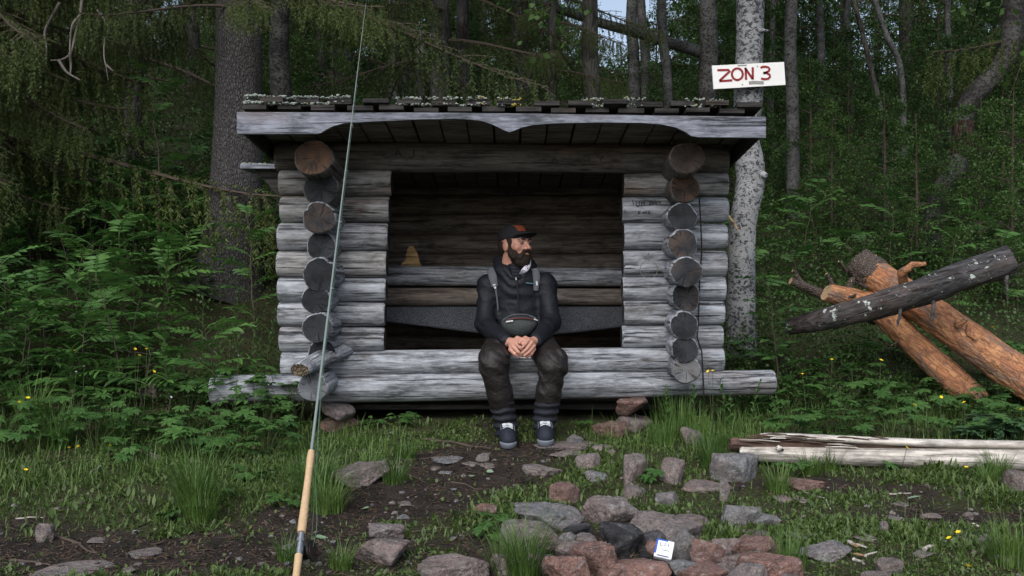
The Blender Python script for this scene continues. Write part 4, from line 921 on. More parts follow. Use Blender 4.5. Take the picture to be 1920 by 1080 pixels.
def herb(p, Rr, H, nl, label, group, meshes, name='cranesbill', cat='plant', sc=1.0):
    t = thing(name, label, cat, (p[0], p[1], p[2] - .01), 0, group); b = MB()
    for q in range(nl):
        a = R_.uniform(0, 6.28); rr = Rr * math.sqrt(R_.random()); h = H * R_.uniform(.55, 1.0) * (1 - .35 * (rr / Rr) ** 2)
        e = np.array([rr * math.cos(a), rr * math.sin(a), h]); b.tube([(e[0] * .15, e[1] * .15, 0), (e[0] * .5, e[1] * .5, h * .65), e], (.0022, .0018, .0012), 4, False)
        put_leaf(R_.choice(meshes), t, e, a + R_.uniform(-.5, .5), R_.uniform(-.35, .25), R_.uniform(-.35, .35), sc * R_.uniform(.75, 1.25))
    b.obj('stems', M['stem'], t); return t
def spire(p, H, n, label, group, meshes, name='willowherb', cat='plant', sc=1.0):
    t = thing(name, label, cat, (p[0], p[1], p[2] - .01), R_.uniform(0, 6), group); lx, ly = R_.uniform(-.15, .15), R_.uniform(-.15, .15)
    pts = np.array([(lx * H * u * u, ly * H * u * u, H * u) for u in np.linspace(0, 1, 7)]); b = MB(); b.tube(pts, np.linspace(.0035, .001, 7), 5, False); b.obj('stem', M['stem'], t)
    for q in range(n):
        u = .15 + .85 * q / n; p_ = [np.interp(u, np.linspace(0, 1, 7), pts[:, k]) for k in range(3)]
        put_leaf(R_.choice(meshes), t, p_, q * 2.4, .5 + .4 * u + R_.uniform(-.3, .2), 0, sc * (1.15 - .6 * u) * R_.uniform(.85, 1.15))
    return t
def blades(n, Rr, H, spread, seed, wd=.0042, k=5, flop=.6):
    r_ = np.random.default_rng(seed); a = r_.random(n) * 2 * PI; rr = Rr * np.sqrt(r_.random(n)); h = H * (.25 + .85 * r_.random(n) ** 1.3); az = a + r_.normal(size=n) * .5
    out = spread * h * r_.uniform(.2, 1.0, n); t = np.linspace(0, 1, k)
    X0 = np.stack([rr * np.cos(a), rr * np.sin(a), np.zeros(n) - .01], -1); D = np.stack([np.cos(az), np.sin(az), 0 * az], -1); Sd = np.stack([-np.sin(az), np.cos(az), 0 * az], -1)
    fl = flop * r_.random(n)
    C = X0[:, None] + D[:, None] * (out[:, None] * t[None] ** 1.7)[..., None]; C[..., 2] += h[:, None] * (t[None] - fl[:, None] * t[None] ** 2.6 * .75)
    wv = (wd * r_.uniform(.6, 1.3, n))[:, None] * (1 - t[None] ** 2 * .95) * .5
    V = np.stack([C + Sd[:, None] * wv[..., None], C - Sd[:, None] * wv[..., None]], 2).reshape(-1, 3)
    base = np.arange(n)[:, None] * (2 * k) + np.arange(k - 1)[None] * 2
    return V, np.stack([base, base + 1, base + 3, base + 2], -1).reshape(-1, 4)
def tuft_mesh(*a, **kw): b = MB(); b.add(*blades(*a, **kw)); return b.mesh('blades', M['grass'], False)
TUS = [tuft_mesh(330, .07, .34, .75, 1), tuft_mesh(260, .08, .26, .9, 2), tuft_mesh(200, .06, .20, .8, 3), tuft_mesh(120, .10, .30, .4, 4, wd=.006)]
def tussock(p, v, sc, label, group=None):
    t = thing('grass_tussock', label, 'grass', tuple(p), R_.uniform(0, 6), group, sc); link('blades', TUS[v], t); return t

# ------------------------------------------------------------------ trees
def leaf_quads(C, size, r_, flat=.35):
    n = len(C); d = r_.normal(size=(n, 3)); d[:, 2] -= .4; d /= np.linalg.norm(d, axis=1)[:, None]
    u = r_.normal(size=(n, 3)); u[:, 2] += flat * 3; s_ = np.cross(d, u); s_ /= np.linalg.norm(s_, axis=1)[:, None] + 1e-9
    L = (size * r_.uniform(.7, 1.25, n))[:, None]
    V = np.stack([C, C + d * L * .45 + s_ * L * .34, C + d * L, C + d * L * .45 - s_ * L * .34], 1).reshape(-1, 3)
    return V, np.arange(n * 4).reshape(n, 4)
def crown_protos(seed, H, Rr, nl, per, size, mat):
    r_ = np.random.default_rng(seed); bl = MB(); bb = MB(); C = []
    bb.tube([(0, 0, -.3), (.03, 0, H * .5), (0, .04, H * .95)], (.05, .035, .008), 6, False)
    for q in range(nl):
        z0 = H * (.02 + .9 * q / nl); a = q * 2.4 + r_.normal() * .3; L = Rr * (1.05 - .6 * (q / nl)) * r_.uniform(.7, 1.15)
        t = np.linspace(0, 1, 7)[:, None]; e = np.array([math.cos(a) * L, math.sin(a) * L, 0])
        pts = np.array([0, 0, z0]) + e * t; pts[:, 2] += (L * (.55 * t - .55 * t * t) * 1.2).ravel() - (.25 * L * t ** 3).ravel(); pts += .03 * r_.normal(size=pts.shape) * t
        bb.tube(pts, np.linspace(.018, .004, 7), 5, False)
        for j in range(per):
            u = .25 + .75 * r_.random(); p_ = np.array([np.interp(u, t.ravel(), pts[:, k]) for k in range(3)])
            tip = p_ + r_.normal(size=3) * L * .16 + (0, 0, -.08); bb.tube([p_, (p_ + tip) / 2 + (0, 0, .02), tip], (.004, .003, .002), 3, False)
            m_ = r_.integers(12, 26); f = r_.random((m_, 1)); C.append(p_ * (1 - f) + tip * f + r_.normal(size=(m_, 3)) * .07)
    C = np.concatenate(C); bl.add(*leaf_quads(C, size, r_)); return bl.mesh('crown', mat, False), bb.mesh('limbs', M['twig'], True)
CROWN = [crown_protos(1, 4.6, 1.9, 20, 24, .062, M['leaf_birch']), crown_protos(2, 5.2, 1.6, 22, 22, .06, M['leaf_birch']), crown_protos(3, 3.6, 1.5, 16, 26, .055, M['leaf_birch'])]
def spruce_branch(L, seed, hang=.30):
    r_ = np.random.default_rng(seed); bn = MB(); bw = MB(); segs = []
    def main(t): return np.array([L * t, .04 * L * math.sin(3 * t + seed), -.10 * L * t - .30 * L * t * t + .16 * L * t ** 4])
    pts = [main(t) for t in np.linspace(0, 1, 10)]; bw.tube(pts, np.linspace(.016, .003, 10), 5, False); segs.append((main(.55), main(1.0)))
    nt = int(L / .042)
    for q in range(nt):
        t = .14 + .86 * q / nt; p_ = main(t); sg_ = 1 if q % 2 else -1; l_ = (.16 + .34 * math.sin(PI * min(1, t * .9 + .12))) * L * .42 * r_.uniform(.6, 1.15)
        e = p_ + np.array([l_ * .55, sg_ * l_ * .75, -l_ * r_.uniform(.15, .75)]); mid = (p_ + e) / 2 + (0, 0, .03 * l_)
        bw.tube([p_, mid, e], (.004, .003, .0015), 3, False); segs += [(p_, mid), (mid, e)]
        for j in range(5):
            f = .3 + .65 * r_.random(); b0 = p_ * (1 - f) + e * f; ll = hang * r_.uniform(.35, 1.0) * (.4 + .6 * t); e2 = b0 + np.array([.12 * ll * r_.normal() + .1 * ll, .15 * ll * r_.normal(), -ll]); segs.append((b0, e2))
    NV = []
    for a, b_ in segs:
        d = b_ - a; L_ = np.linalg.norm(d); d /= L_ + 1e-9; m_ = max(5, int(L_ / .0045)); f = r_.random((m_, 1)); c0 = a + (b_ - a) * f
        nd = r_.normal(size=(m_, 3)); nd -= np.outer(nd @ d, d); nd /= np.linalg.norm(nd, axis=1)[:, None] + 1e-9; dr2 = nd * .75 + d * .75
        s_ = np.cross(dr2, r_.normal(size=(m_, 3))); s_ /= np.linalg.norm(s_, axis=1)[:, None] + 1e-9; ln = r_.uniform(.013, .023, (m_, 1))
        NV.append(np.stack([c0 - s_ * .0030, c0 + s_ * .0030, c0 + dr2 * ln], 1))
    V = np.concatenate(NV).reshape(-1, 3); bn.add(V, np.arange(len(V)).reshape(-1, 3))
    # join twigs under the needles as one shared mesh with two materials
    bn.M = [np.zeros(len(f), int) for f in bn.F]
    for Vt, Ft, Mt in zip(bw.V, bw.F, bw.M): pass
    n0 = bn.n; Vw = np.concatenate(bw.V); bn.V.append(Vw)
    for Ft in bw.F: bn.F.append(Ft + n0); bn.M.append(np.ones(len(Ft), int))
    bn.n += len(Vw); return bn.mesh('branch', [M['needle'], M['twig']], False)
SPB = [spruce_branch(1.5, 1, .34), spruce_branch(1.25, 2, .30), spruce_branch(1.0, 3, .24)]
def trunk_part(t, base, prof, bark, seed, n=18, flare=0.0, name='trunk', m2=None):
    """prof: list of (x,y,z,r) world; extended below ground"""
    pr = np.array(prof, float); sp_ = spline(pr[:, :3], 46); rr = np.interp(np.linspace(0, 1, 46), np.linspace(0, 1, len(pr)), pr[:, 3])
    b = MB(); b.tube(sp_ - np.asarray(base), rr, n, rough=.10, seed=seed); return b.obj(name, bark, t)
def build_tree(name, label, path, Y, bark, group=None, H=9.0, crown=None, cb=2.5, csc=1.0, cat='tree', base_w=None, n=18, lim=True):
    """path: (px, py, width px) from top row to base; extended up to height H along the last direction"""
    pts = [np.append(P(px, py, Y), wpx * Y / F / 2) for px, py, wpx in path][::-1]
    x0 = pts[0][0]; z0 = float(hgt(x0, Y))
    base = np.array([x0, Y, z0])
    if pts[0][2] > z0 + .02: pts = [np.array([x0 - (pts[1][0] - x0) * .2, Y, z0 - .12, pts[0][3] * 1.15])] + pts
    else: pts[0][2] = z0 - .12
    top = pts[-1]; dirv = (top - pts[-2])[:3]; dirv /= np.linalg.norm(dirv) + 1e-9; dirv = dirv * .5 + np.array([0, 0, .6])
    rem = max(z0 + H - top[2], .3)
    for q in (1, 2, 3, 4): pts.append(np.append(top[:3] + dirv * rem * q / 4 * np.array([.5, .5, 1 / dirv[2]]), top[3] * (1 - .22 * q)))
    t = thing(name, label, cat, base, 0, group); SEED[0] += 1
    # even spacing for spline
    trunk_part(t, base, pts, bark, SEED[0], n)
    zs = [p[2] for p in pts]; xat = lambda z: float(np.interp(z, zs, [p[0] for p in pts])); yat = lambda z: float(np.interp(z, zs, [p[1] for p in pts])); rat = lambda z: float(np.interp(z, zs, [p[3] for p in pts]))
    if crown is not None:
        cm, lm = CROWN[crown]; zc = z0 + cb; a = R_.uniform(0, 6.28)
        for me, nm in ((cm, 'crown'), (lm, 'limbs')): link(nm, me, t, (xat(zc) - base[0], yat(zc) - base[1], cb), (0, 0, a), csc)
    return t, base, xat, yat, rat
def add_spruce_branches(t, base, xat, yat, rat, zlo, zhi, nb, sc=1.0, az=None):
    for q in range(nb):
        z = zlo + (zhi - zlo) * (q + R_.random() * .6) / nb; a = q * 2.4 + R_.uniform(-.5, .5) if az is None else az + R_.uniform(-1.0, 1.0); k = sc * R_.uniform(.8, 1.15) * (1.1 - .55 * (z - zlo) / max(zhi - zlo, .1))
        r0 = rat(z) * .8
        o = link('branch', SPB[q % 3], t, (xat(z) + math.cos(a) * r0 - base[0], yat(z) + math.sin(a) * r0 - base[1], z - base[2]), (R_.uniform(-.2, .2), R_.uniform(-.12, .18), a), k)

# the big spruce beside the shelter
tr = build_tree('spruce_tree', 'massive grey-barked spruce with flared base standing beside the shelter', [(449, -40, 86), (448, 120, 86), (446, 250, 90), (441, 380, 96), (434, 470, 112), (428, 540, 140), (424, 600, 175)], 7.45, M['spruce_bark'], None, 11, n=40)
add_spruce_branches(*tr, 3.25, 9.5, 46, 1.25)
for z, a, k in ((2.95, -2.2, .9), (3.0, -1.2, .85), (3.1, -.5, 1.0), (3.2, .3, 1.1), (3.15, 2.6, 1.1)):
    link('branch', SPB[1], tr[0], (tr[2](z) - tr[1][0] + .12 * math.cos(a), .12 * math.sin(a), z - tr[1][2]), (0, 0, a), k)
# birch carrying the sign
tr = build_tree('birch_tree', 'pale spotted birch with a knobbly bend that carries the lettered sign', [(1407, -40, 50), (1406, 60, 50), (1404, 130, 51), (1403, 190, 54), (1397, 250, 50), (1406, 310, 54), (1406, 350, 52), (1393, 420, 50), (1390, 500, 52), (1388, 580, 56), (1388, 640, 64), (1386, 690, 84)], 7.02, M['birch'], None, 9, 0, 2.9, 1.05, n=36)
b = MB(); b.tube([P(1415, 322, 6.98) - tr[1], P(1428, 326, 6.95) - tr[1], P(1438, 331, 6.93) - tr[1]], (.035, .026, .016), 12, rough=.3, seed=4); b.obj('knot', M['birch'], tr[0])
b = MB(); b.tube([P(1424, 57, 6.95) - tr[1], P(1434, 58, 6.93) - tr[1], P(1440, 57, 6.9) - tr[1]], (.02, .012, .005), 8, rough=.3, seed=4); b.obj('branch_stub', M['birch'], tr[0])
b = MB(); b.tube([P(1366, 405, 6.9) - tr[1], P(1376, 418, 6.88) - tr[1], P(1384, 432, 6.87) - tr[1]], (.007, .006, .004), 6); b.obj('broken_twig', M['carved'], tr[0])
# crooked birch with a bare brown band
path = [(1908, -60, 42), (1900, 10, 42), (1897, 70, 40), (1880, 120, 36), (1848, 155, 36), (1818, 190, 38), (1806, 230, 34), (1802, 280, 33), (1794, 320, 36), (1766, 352, 33), (1752, 400, 33), (1745, 470, 36)]
tr = build_tree('birch_tree', 'crooked S-shaped birch with a peeled brown band on its trunk', path, 9.0, mat_birch('dark_grey_birch_bark', (.10, .10, .095), (.04, .038, .035), (.014, .013, .013), .08), None, 8, 1, 2.6, 1.0, n=24)  # bark in darker greys than the other birches
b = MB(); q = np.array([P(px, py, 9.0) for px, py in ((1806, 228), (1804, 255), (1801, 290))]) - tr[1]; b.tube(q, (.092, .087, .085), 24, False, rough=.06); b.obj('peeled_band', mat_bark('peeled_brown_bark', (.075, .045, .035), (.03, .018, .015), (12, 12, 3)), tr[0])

for px, Y, k in ((1840, 8.3, .34), (1720, 8.6, .30), (1900, 8.0, .36), (1660, 9.6, .32), (1560, 9.8, .30), (1880, 9.6, .45), (1520, 11, .38), (1760, 11.5, .45)):
    x = (px - 960) * Y / F; t = thing('birch_bush', ('low' if k < .33 else 'tall') + ' leafy bush crowding ' + ('the crooked birch' if px > 1700 else 'the slope behind the sign birch'), 'bush', (x, Y, float(hgt(x, Y)) - .05), R_.uniform(0, 6), 'bushes near the crooked birch', k)
    for me, nm in zip(CROWN[1], ('crown', 'limbs')): link(nm, me, t)
BG = 'background trees on the wooded slope'
mid = [((528, 190), (526, 0), 38, 9.2, 'birch_dark', 'black-and-white barked birch standing just behind the big spruce trunk', 1, 3.0),
       ((655, 205), (657, 40), 16, 12, 'birch_grey', 'thin grey birch pole seen through the rod above the roof', 2, 3.2),
       ((737, 80), (735, 0), 15, 17, 'birch_grey', None, 1, 2.4), ((763, 150), (757, 0), 17, 13, 'birch_grey', 'slim pale birch beside a broken white stump', 0, 3.6),
       ((982, 200), (975, 0), 32, 10.5, 'birch_dark', 'mossy dark birch half hidden by drooping spruce sprays', 1, 3.2), ((1112, 205), (1106, 0), 32, 9.8, 'dark_bark', 'dark rough trunk crossing the leaning fallen pole', 0, 3.4),
       ((1188, 110), (1186, -20), 22, 16, 'birch_grey', 'left stem of a grey twin birch under the sky gap', 1, 4.2), ((1210, 112), (1200, -20), 18, 16, 'birch_grey', 'right stem of a grey twin birch under the sky gap', 1, 4.4),
       ((1252, 170), (1240, 0), 18, 11.5, 'birch_grey', 'slender curving birch crossing the low end of the fallen pole', 2, 3.8), ((1326, 205), (1328, 0), 34, 10, 'birch_dark', 'stout dark birch close beside the sign birch', 0, 3.2),
       ((1486, 190), (1484, 0), 24, 11, 'birch_grey', 'pale birch pair stem standing behind the lettered sign', 1, 3.4), ((1540, 115), (1536, 0), 14, 16, 'birch_grey', None, 2, 2.6), ((1592, 95), (1588, 0), 14, 17.5, 'birch_grey', None, 0, 2.6),
       ((1690, 140), (1640, 0), 11, 14, 'birch_grey', 'thin leaning birch stem on the open slope', 2, 3.4), ((1780, 130), (1776, 0), 12, 14, 'birch_grey', None, 1, 3.2), ((1655, 240), (1600, 0), 9, 10, 'dark_bark', 'thin curved dark sapling stem on the open slope', None, 3.0),
       ((870, 200), (868, 0), 26, 11.5, 'dark_bark', 'dark trunk close behind the dense spruce above the roof', None, 3.0), ((1445, 200), (1450, 0), 12, 15, 'dark_bark', None, 2, 3.0), ((600, 200), (602, 0), 22, 13, 'dark_bark', 'shadowed trunk between the big spruce and the rod', 0, 3.0)]
for (bx, by), (tx, ty), wd, Y, bk, lab, cr, cb in mid:
    path = [(tx + (tx - bx) * .4, ty - 60, wd * .9), (tx, ty, wd * .92), ((bx + tx) / 2 + R_.uniform(-4, 4), (by + ty) / 2, wd * .98), (bx, by, wd)]
    g = None if lab else BG
    build_tree('birch_tree' if 'birch' in bk else 'forest_tree', lab or 'slim distant grey-stemmed tree on the wooded slope', path, Y, M[bk], g, R_.uniform(8, 11), cr, cb, R_.uniform(.9, 1.15), n=14)
# more thin stems towards the crest
for q in range(58):
    Y = R_.uniform(17, 33); px = R_.uniform(-60, 1980); wd = R_.uniform(.09, .2) * F / Y
    if 1110 < px < 1310: continue
    by = HOR - (float(hgt((px - 960) * Y / F, Y)) - CAMZ) * F / Y
    lt_ = ('slender' if wd * Y / F < .14 else 'thicker') + (' grey-stemmed birch' if q % 3 else ' dark-stemmed birch'), (' near the crest of the slope' if Y > 25 else ' high on the slope' if Y > 20 else ' halfway up the slope')
    build_tree('birch_tree', lt_[0] + ' in the wood' + lt_[1], [(px + R_.uniform(-12, 12), by - 260, wd * .85), (px + R_.uniform(-6, 6), by - 130, wd * .95), (px, by, wd)], Y, M['birch_grey'] if q % 3 else M['dark_bark'], BG + lt_[1], R_.uniform(8, 11), q % 3, R_.uniform(.3, 2.4), R_.uniform(.9, 1.2), n=10)
# spruces
def spruce(px, Y, wd, H, label, zl, nb, sc, group=None, lean=0):
    by = HOR - (float(hgt((px - 960) * Y / F, Y)) - CAMZ) * F / Y
    tr = build_tree('spruce_tree', label, [(px + lean, by - 420, wd * .8), (px, by - 200, wd * .9), (px, by, wd)], Y, M['dark_bark'], group, H, n=16)
    z0 = tr[1][2]; add_spruce_branches(*tr, z0 + zl, z0 + H * .95, nb, sc); return tr
sB = spruce(-130, 7.5, 60, 9, 'yellow-green drooping spruce overhanging the rowan saplings', 1.0, 60, 1.45)
for q in range(46): 
    z = sB[1][2] + .65 + q * .05; a = R_.uniform(-1.3, .25); link('branch', SPB[q % 3], sB[0], (0.1, 0, z - sB[1][2]), (R_.uniform(-.3, .3), R_.uniform(-.05, .25), a), R_.uniform(.8, 1.25))
spruce(825, 9.6, 44, 10, 'dense dark spruce rising right behind the roof', 1.1, 50, 1.15)
spruce(1035, 9.9, 22, 4.6, 'bushy young spruce with sprays hanging over the roof edge', .35, 40, .85)
spruce(250, 10.5, 40, 9, 'dark spruce standing back in the shade beside the big spruce', 1.3, 46, 1.3)
spruce(640, 12.5, 34, 9, 'shadowed spruce between the rod and the big spruce trunk', 1.3, 40, 1.2)
spruce(80, 13, 40, 10, 'tall dark spruce in deep shade behind the drooping spruce', 1.0, 46, 1.4)
spruce(360, 16, 30, 9, 'far dark spruce seen in the gap beside the big trunk', 1.0, 36, 1.4)
for px, Y in ((2150, 9), (2000, 13.5), (1700, 21), (950, 20), (540, 20), (1400, 22)):
    spruce(px, Y, 30, 10, 'distant dark spruce among the birches on the slope', 1.2, 34, 1.4, 'distant spruces')
US = 'leafy birch bushes on the slope'
for q in range(120):
    Y = 10.5 + 20 * R_.random() ** .8; px = R_.uniform(-80, 2000); x = (px - 960) * Y / F
    if 1120 < px < 1300 and Y > 17: continue
    k = R_.uniform(.28, .58) * (1 + (Y - 10) * .02); z = float(hgt(x, Y))
    t = thing('birch_bush', ('small' if k < .4 else 'larger') + ' leafy birch bush ' + ('near the crest of the slope' if Y > 24 else 'high on the slope' if Y > 17 else 'a little way up the slope'), 'bush', (x, Y, z - .05), R_.uniform(0, 6), US, k)
    for me, nm in zip(CROWN[q % 3], ('crown', 'limbs')): link(nm, me, t)
# fallen pole leaning through the trees, dead twigs
b = MB(); fp = spline([P(1010, 4, 13.4), P(1110, 38, 13.2), P(1210, 66, 13.0), P(1315, 98, 12.8), P(1420, 128, 12.6)], 30); c = fp[-1].copy(); b.tube(fp - c, np.linspace(.055, .085, 30), 10, rough=.1); o = b.obj('fallen_pole', M['birch_grey']); o.location = tuple(c)
tag(o, 'pale fallen birch pole leaning diagonally through the trees', 'fallen tree')
sn = thing('broken_stump', 'broken dark snag with a pale split top behind the roof', 'stump', (0, 0, 0)); 
zz = P(785, 190, 10.2); zz[2] = float(hgt(zz[0], zz[1])) - .1; sn.location = tuple(zz)
b = MB(); b.tube([(0, 0, 0), P(788, 160, 10.2) - zz, P(790, 118, 10.2) - zz], (.07, .06, .055), 12, rough=.15); b.obj('snag', M['dark_bark'], sn)
b = MB(); b.tube([P(790, 119, 10.18) - zz, P(790, 96, 10.18) - zz, P(788, 60, 10.2) - zz], (.056, .05, .012), 10, rough=.3); b.obj('split_top', M['birch'], sn)
tg = thing('dead_branch', 'bare forked dead branch hanging in the drooping spruce', 'branch', tuple(P(150, -10, 6.9)))
def twigs(t, lines, mat, r):
    for ln in lines:
        pts = np.array([P(px, py, 6.9 + .02 * math.sin(px)) for px, py in ln]) - np.array(t.location); b = MB(); b.tube(spline(pts, 24), np.linspace(r, r * .4, 24), 6, rough=.15); b.obj('twig', mat, t)
twigs(tg, [[(155, -15), (150, 30), (140, 70), (132, 100), (115, 112), (95, 113)], [(150, 30), (137, 45), (132, 70), (131, 100)], [(112, 5), (95, 35), (84, 60), (87, 90), (86, 125)], [(110, 113), (125, 135), (150, 150)], [(131, 100), (133, 120), (132, 138)]], M['twig_grey'], .012)
tg = thing('dead_twig', 'thin bare hanging twig with a lichen tuft at its tip', 'twig', tuple(P(182, 10, 6.9)))
twigs(tg, [[(182, 18), (196, 38), (203, 52), (196, 75), (195, 105), (199, 125), (203, 150)], [(198, 120), (206, 128), (212, 133)]], M['twig_grey'], .009)

# ------------------------------------------------------------------ ground cover
def in_hut(x, y, m=0.0): return (np.abs(x) < 1.30 + m) & (y > 5.72 - m) & (y < 7.35 + m)
def undergrowth():
    n = 330000; u = rng.random(n); Y = 5.9 + 24 * u ** 1.55; X = (rng.random(n) - .5) * 2 * (Y * .56 + .3)
    dens = .35 + .65 * sstep(-.25, .2, fbm(X * .9, Y * .9, 0, 77, 3))
    k = (rng.random(n) < dens) & ~in_hut(X, Y, .08); X, Y = X[k], Y[k]
    hh = (.10 + .30 * (.5 + fbm(X * 2.2, Y * 2.2, 0, 42, 3))) * sstep(5.8, 6.8, Y) + .03
    Z = hgt(X, Y) + hh * np.sqrt(rng.random(len(X)))
    size = .022 + .0034 * np.clip(Y - 6, 0, 22)
    V, Fq = leaf_quads(np.stack([X, Y, Z], -1), size, rng, .8)
    b = MB(); b.add(V, Fq); o = b.obj('undergrowth', M['leaf_under'], None, False); o['kind'] = 'stuff'; o['label'] = 'low bilberry and herb undergrowth covering the wooded slope'; o['category'] = 'undergrowth'
undergrowth()
def turf():
    n = 230000; Y = 2.9 + 3.5 * rng.random(n); X = (rng.random(n) - .5) * 2 * (Y * .55 + .2)
    bm_ = bare(X, Y); left = sstep(-1.3, -2.2, X)
    pr = np.clip(1.05 - 1.35 * bm_, .03, 1) * (.22 + .78 * sstep(-.12, .14, fbm(X * 3.2, Y * 3.2, 0, 91, 4)))
    k = (rng.random(n) < pr) & ~in_hut(X, Y, -.05); X, Y = X[k], Y[k]; n = len(X); bm_ = bm_[k]
    L = (.014 + .030 * rng.random(n) ** 1.5) * (1 + 1.6 * np.clip(fbm(X * 2.4, Y * 2.4, 0, 17, 3), -.3, 1)) * (1 - .4 * bm_)
    C = np.stack([X, Y, hgt(X, Y) - .003], -1); az = rng.random(n) * 2 * PI; lean = rng.uniform(.2, 1.1, n)
    d = np.stack([np.cos(az) * np.sin(lean), np.sin(az) * np.sin(lean), np.cos(lean)], -1); s_ = np.stack([-np.sin(az), np.cos(az), 0 * az], -1)
    wd = np.where(rng.random(n) < .35, .0075, .0028)[:, None] * (.7 + .6 * rng.random((n, 1)))
    mid_ = C + d * L[:, None] * .55; tip = C + d * L[:, None]; tip[:, 2] -= L * .25 * rng.random(n)
    V = np.stack([C - s_ * wd * .3, C + s_ * wd * .3, mid_ + s_ * wd, tip, mid_ - s_ * wd], 1).reshape(-1, 3)
    b = MB(); b.add(V, np.arange(n * 5).reshape(n, 5)); o = b.obj('turf', M['turf'], None, False); o['kind'] = 'stuff'; o['label'] = 'short moss, clover and grass turf over the ground'; o['category'] = 'turf'
turf()
def long_grass():
    b = MB(); r_ = np.random.default_rng(4)
    def patch(n, cx, cy, rx, ry, H, wd):
        V, Fq = blades(n, 1.0, H, .6, int(r_.integers(1e6)), wd, 4, .7); k = 8; V = V.reshape(n, k, 3)
        a = r_.random(n) * 2 * PI; q = np.sqrt(r_.random(n)); c = np.stack([cx + rx * q * np.cos(a), cy + ry * q * np.sin(a)], -1)
        keep = (r_.random(n) > bare(c[:, 0], c[:, 1]) * 1.1) & ~in_hut(c[:, 0], c[:, 1], -.03)
        base = V[:, :1, :2].copy(); V[:, :, :2] += c[:, None] - base; V[:, :, 2] += hgt(c[:, 0], c[:, 1])[:, None]
        V = V[keep]; m_ = len(V); Fq = Fq.reshape(n, -1, 4)[:m_].reshape(-1, 4); b.add(V.reshape(-1, 3), Fq)
    patch(3400, -2.75, 5.0, 1.3, .75, .15, .0045); patch(900, 1.05, 5.45, .65, .40, .17, .0038); patch(3600, 2.2, 5.5, 1.3, .55, .15, .0042); patch(1600, -1.25, 5.35, .7, .35, .13, .004)
    patch(900, 1.95, 4.15, 1.2, .5, .10, .0035); patch(700, 1.1, 3.6, .8, .4, .08, .003); patch(900, -1.0, 4.55, .5, .35, .13, .0035); patch(700, .75, 4.9, .5, .3, .08, .003); patch(1500, -2.4, 3.9, .9, .5, .07, .003); patch(500, 2.2, 3.5, .5, .3, .12, .0035)
    patch(500, -.2, 5.5, .9, .25, .07, .003)
    o = b.obj('long_grass', M['grass'], None, False); o['kind'] = 'stuff'; o['label'] = 'loose long grass growing through the turf'; o['category'] = 'grass'
long_grass()
def litter():
    n = 26000; Y = 2.9 + 2.9 * rng.random(n); X = (rng.random(n) - .5) * 2 * (Y * .54 + .2); k = (rng.random(n) < .15 + .85 * bare(X, Y)) & ~in_hut(X, Y); X, Y = X[k], Y[k]; n = len(X)
    C = np.stack([X, Y, hgt(X, Y) + .003], -1); az = rng.random(n) * 2 * PI; L = (.006 + .03 * rng.random(n) ** 3)[:, None]; wd = (.0015 + .003 * rng.random(n))[:, None]
    d = np.stack([np.cos(az), np.sin(az), .25 * rng.normal(size=n)], -1); s_ = np.stack([-np.sin(az), np.cos(az), 0 * az], -1)
    V = np.stack([C - d * L, C + s_ * wd, C + d * L, C - s_ * wd + (0, 0, .002)], 1).reshape(-1, 3); b = MB(); b.add(V, np.arange(n * 4).reshape(n, 4)); o = b.obj('leaf_litter', M['litter'], None, False); o['kind'] = 'stuff'; o['label'] = 'dry bits of leaf and needle litter on bare earth'; o['category'] = 'litter'
litter()
def pebbles():
    b = MB(); n = 0
    while n < 700:
        y = 2.95 + 2.7 * rng.random(); x = (rng.random() - .5) * 2 * (y * .54 + .1)
        if rng.random() > .12 + .7 * float(bare(x, y)) + .3 * math.exp(-((x - .45) ** 2 + (y - 3.7) ** 2) / .5) or in_hut(np.array(x), np.array(y)): continue
        blob(b, np.array([x, y, float(hgt(x, y)) + .001]), .004 + .012 * rng.random() ** 2.5, n % 3, .6); n += 1
    o = b.obj('pebbles', [M['rock_pink'], M['rock_grey'], M['litter']], None, False); o['kind'] = 'stuff'; o['label'] = 'loose pebbles and crumbs of stone on the earth'; o['category'] = 'gravel'
pebbles()

# ------------------------------------------------------------------ individual plants
def spots(n, x0, x1, y0, y1, dmin, ok=None):
    out = []; tries = 0
    while len(out) < n and tries < n * 60:
        tries += 1; x, y = R_.uniform(x0, x1), R_.uniform(y0, y1)
        if abs(x) < 1.42 and 5.6 < y < 7.4: continue
        if ok and not ok(x, y): continue
        if all((x - a) ** 2 + (y - c) ** 2 > dmin * dmin for a, c in out): out.append((x, y))
    return [np.array([x, y, float(hgt(x, y))]) for x, y in out]
inview = lambda x, y: abs(x) < y * .56 + .3
LR1 = 'leafy rowan sapling with feathered leaves on the slope below the drooping spruce'; GR1 = 'rowan saplings below the drooping spruce'
OVB = [single_mesh(.085, .045, M['leaf_rowan']), single_mesh(.10, .05, M['leaf_ger'])]
clear = lambda x, y: inview(x, y) and not (5.95 < y < 7.6 and abs(x / y + .283) < .052)
for p in spots(26, -4.4, -1.6, 5.7, 7.6, .3, clear): sapling(p, R_.uniform(.35, .75), R_.randint(16, 26), 'leafy shoot with oval undivided leaves among the rowan saplings', 'oval-leaved shoots among the rowans', OVB, name='willow_shoot', cat='shrub', sc=R_.uniform(.8, 1.2))
for p in spots(76, -4.6, -1.6, 5.7, 8.6, .20, clear):
    hs_ = R_.uniform(.40, .85); wh = 'close beside the shelter wall' if p[0] > -2.0 and p[1] < 7 else 'around the base of the massive spruce' if abs(p[0] + 2.1) < .8 and p[1] > 6.6 else 'just behind the cranesbill clumps' if p[1] < 6.5 else 'on the slope below the drooping spruce'
    sapling(p, hs_, R_.randint(9, 14), ('short' if hs_ < .55 else 'middling' if hs_ < .7 else 'tall') + ' rowan sapling with feathered leaves ' + wh, 'rowan saplings ' + wh, ROW, sc=R_.uniform(1.05, 1.45))
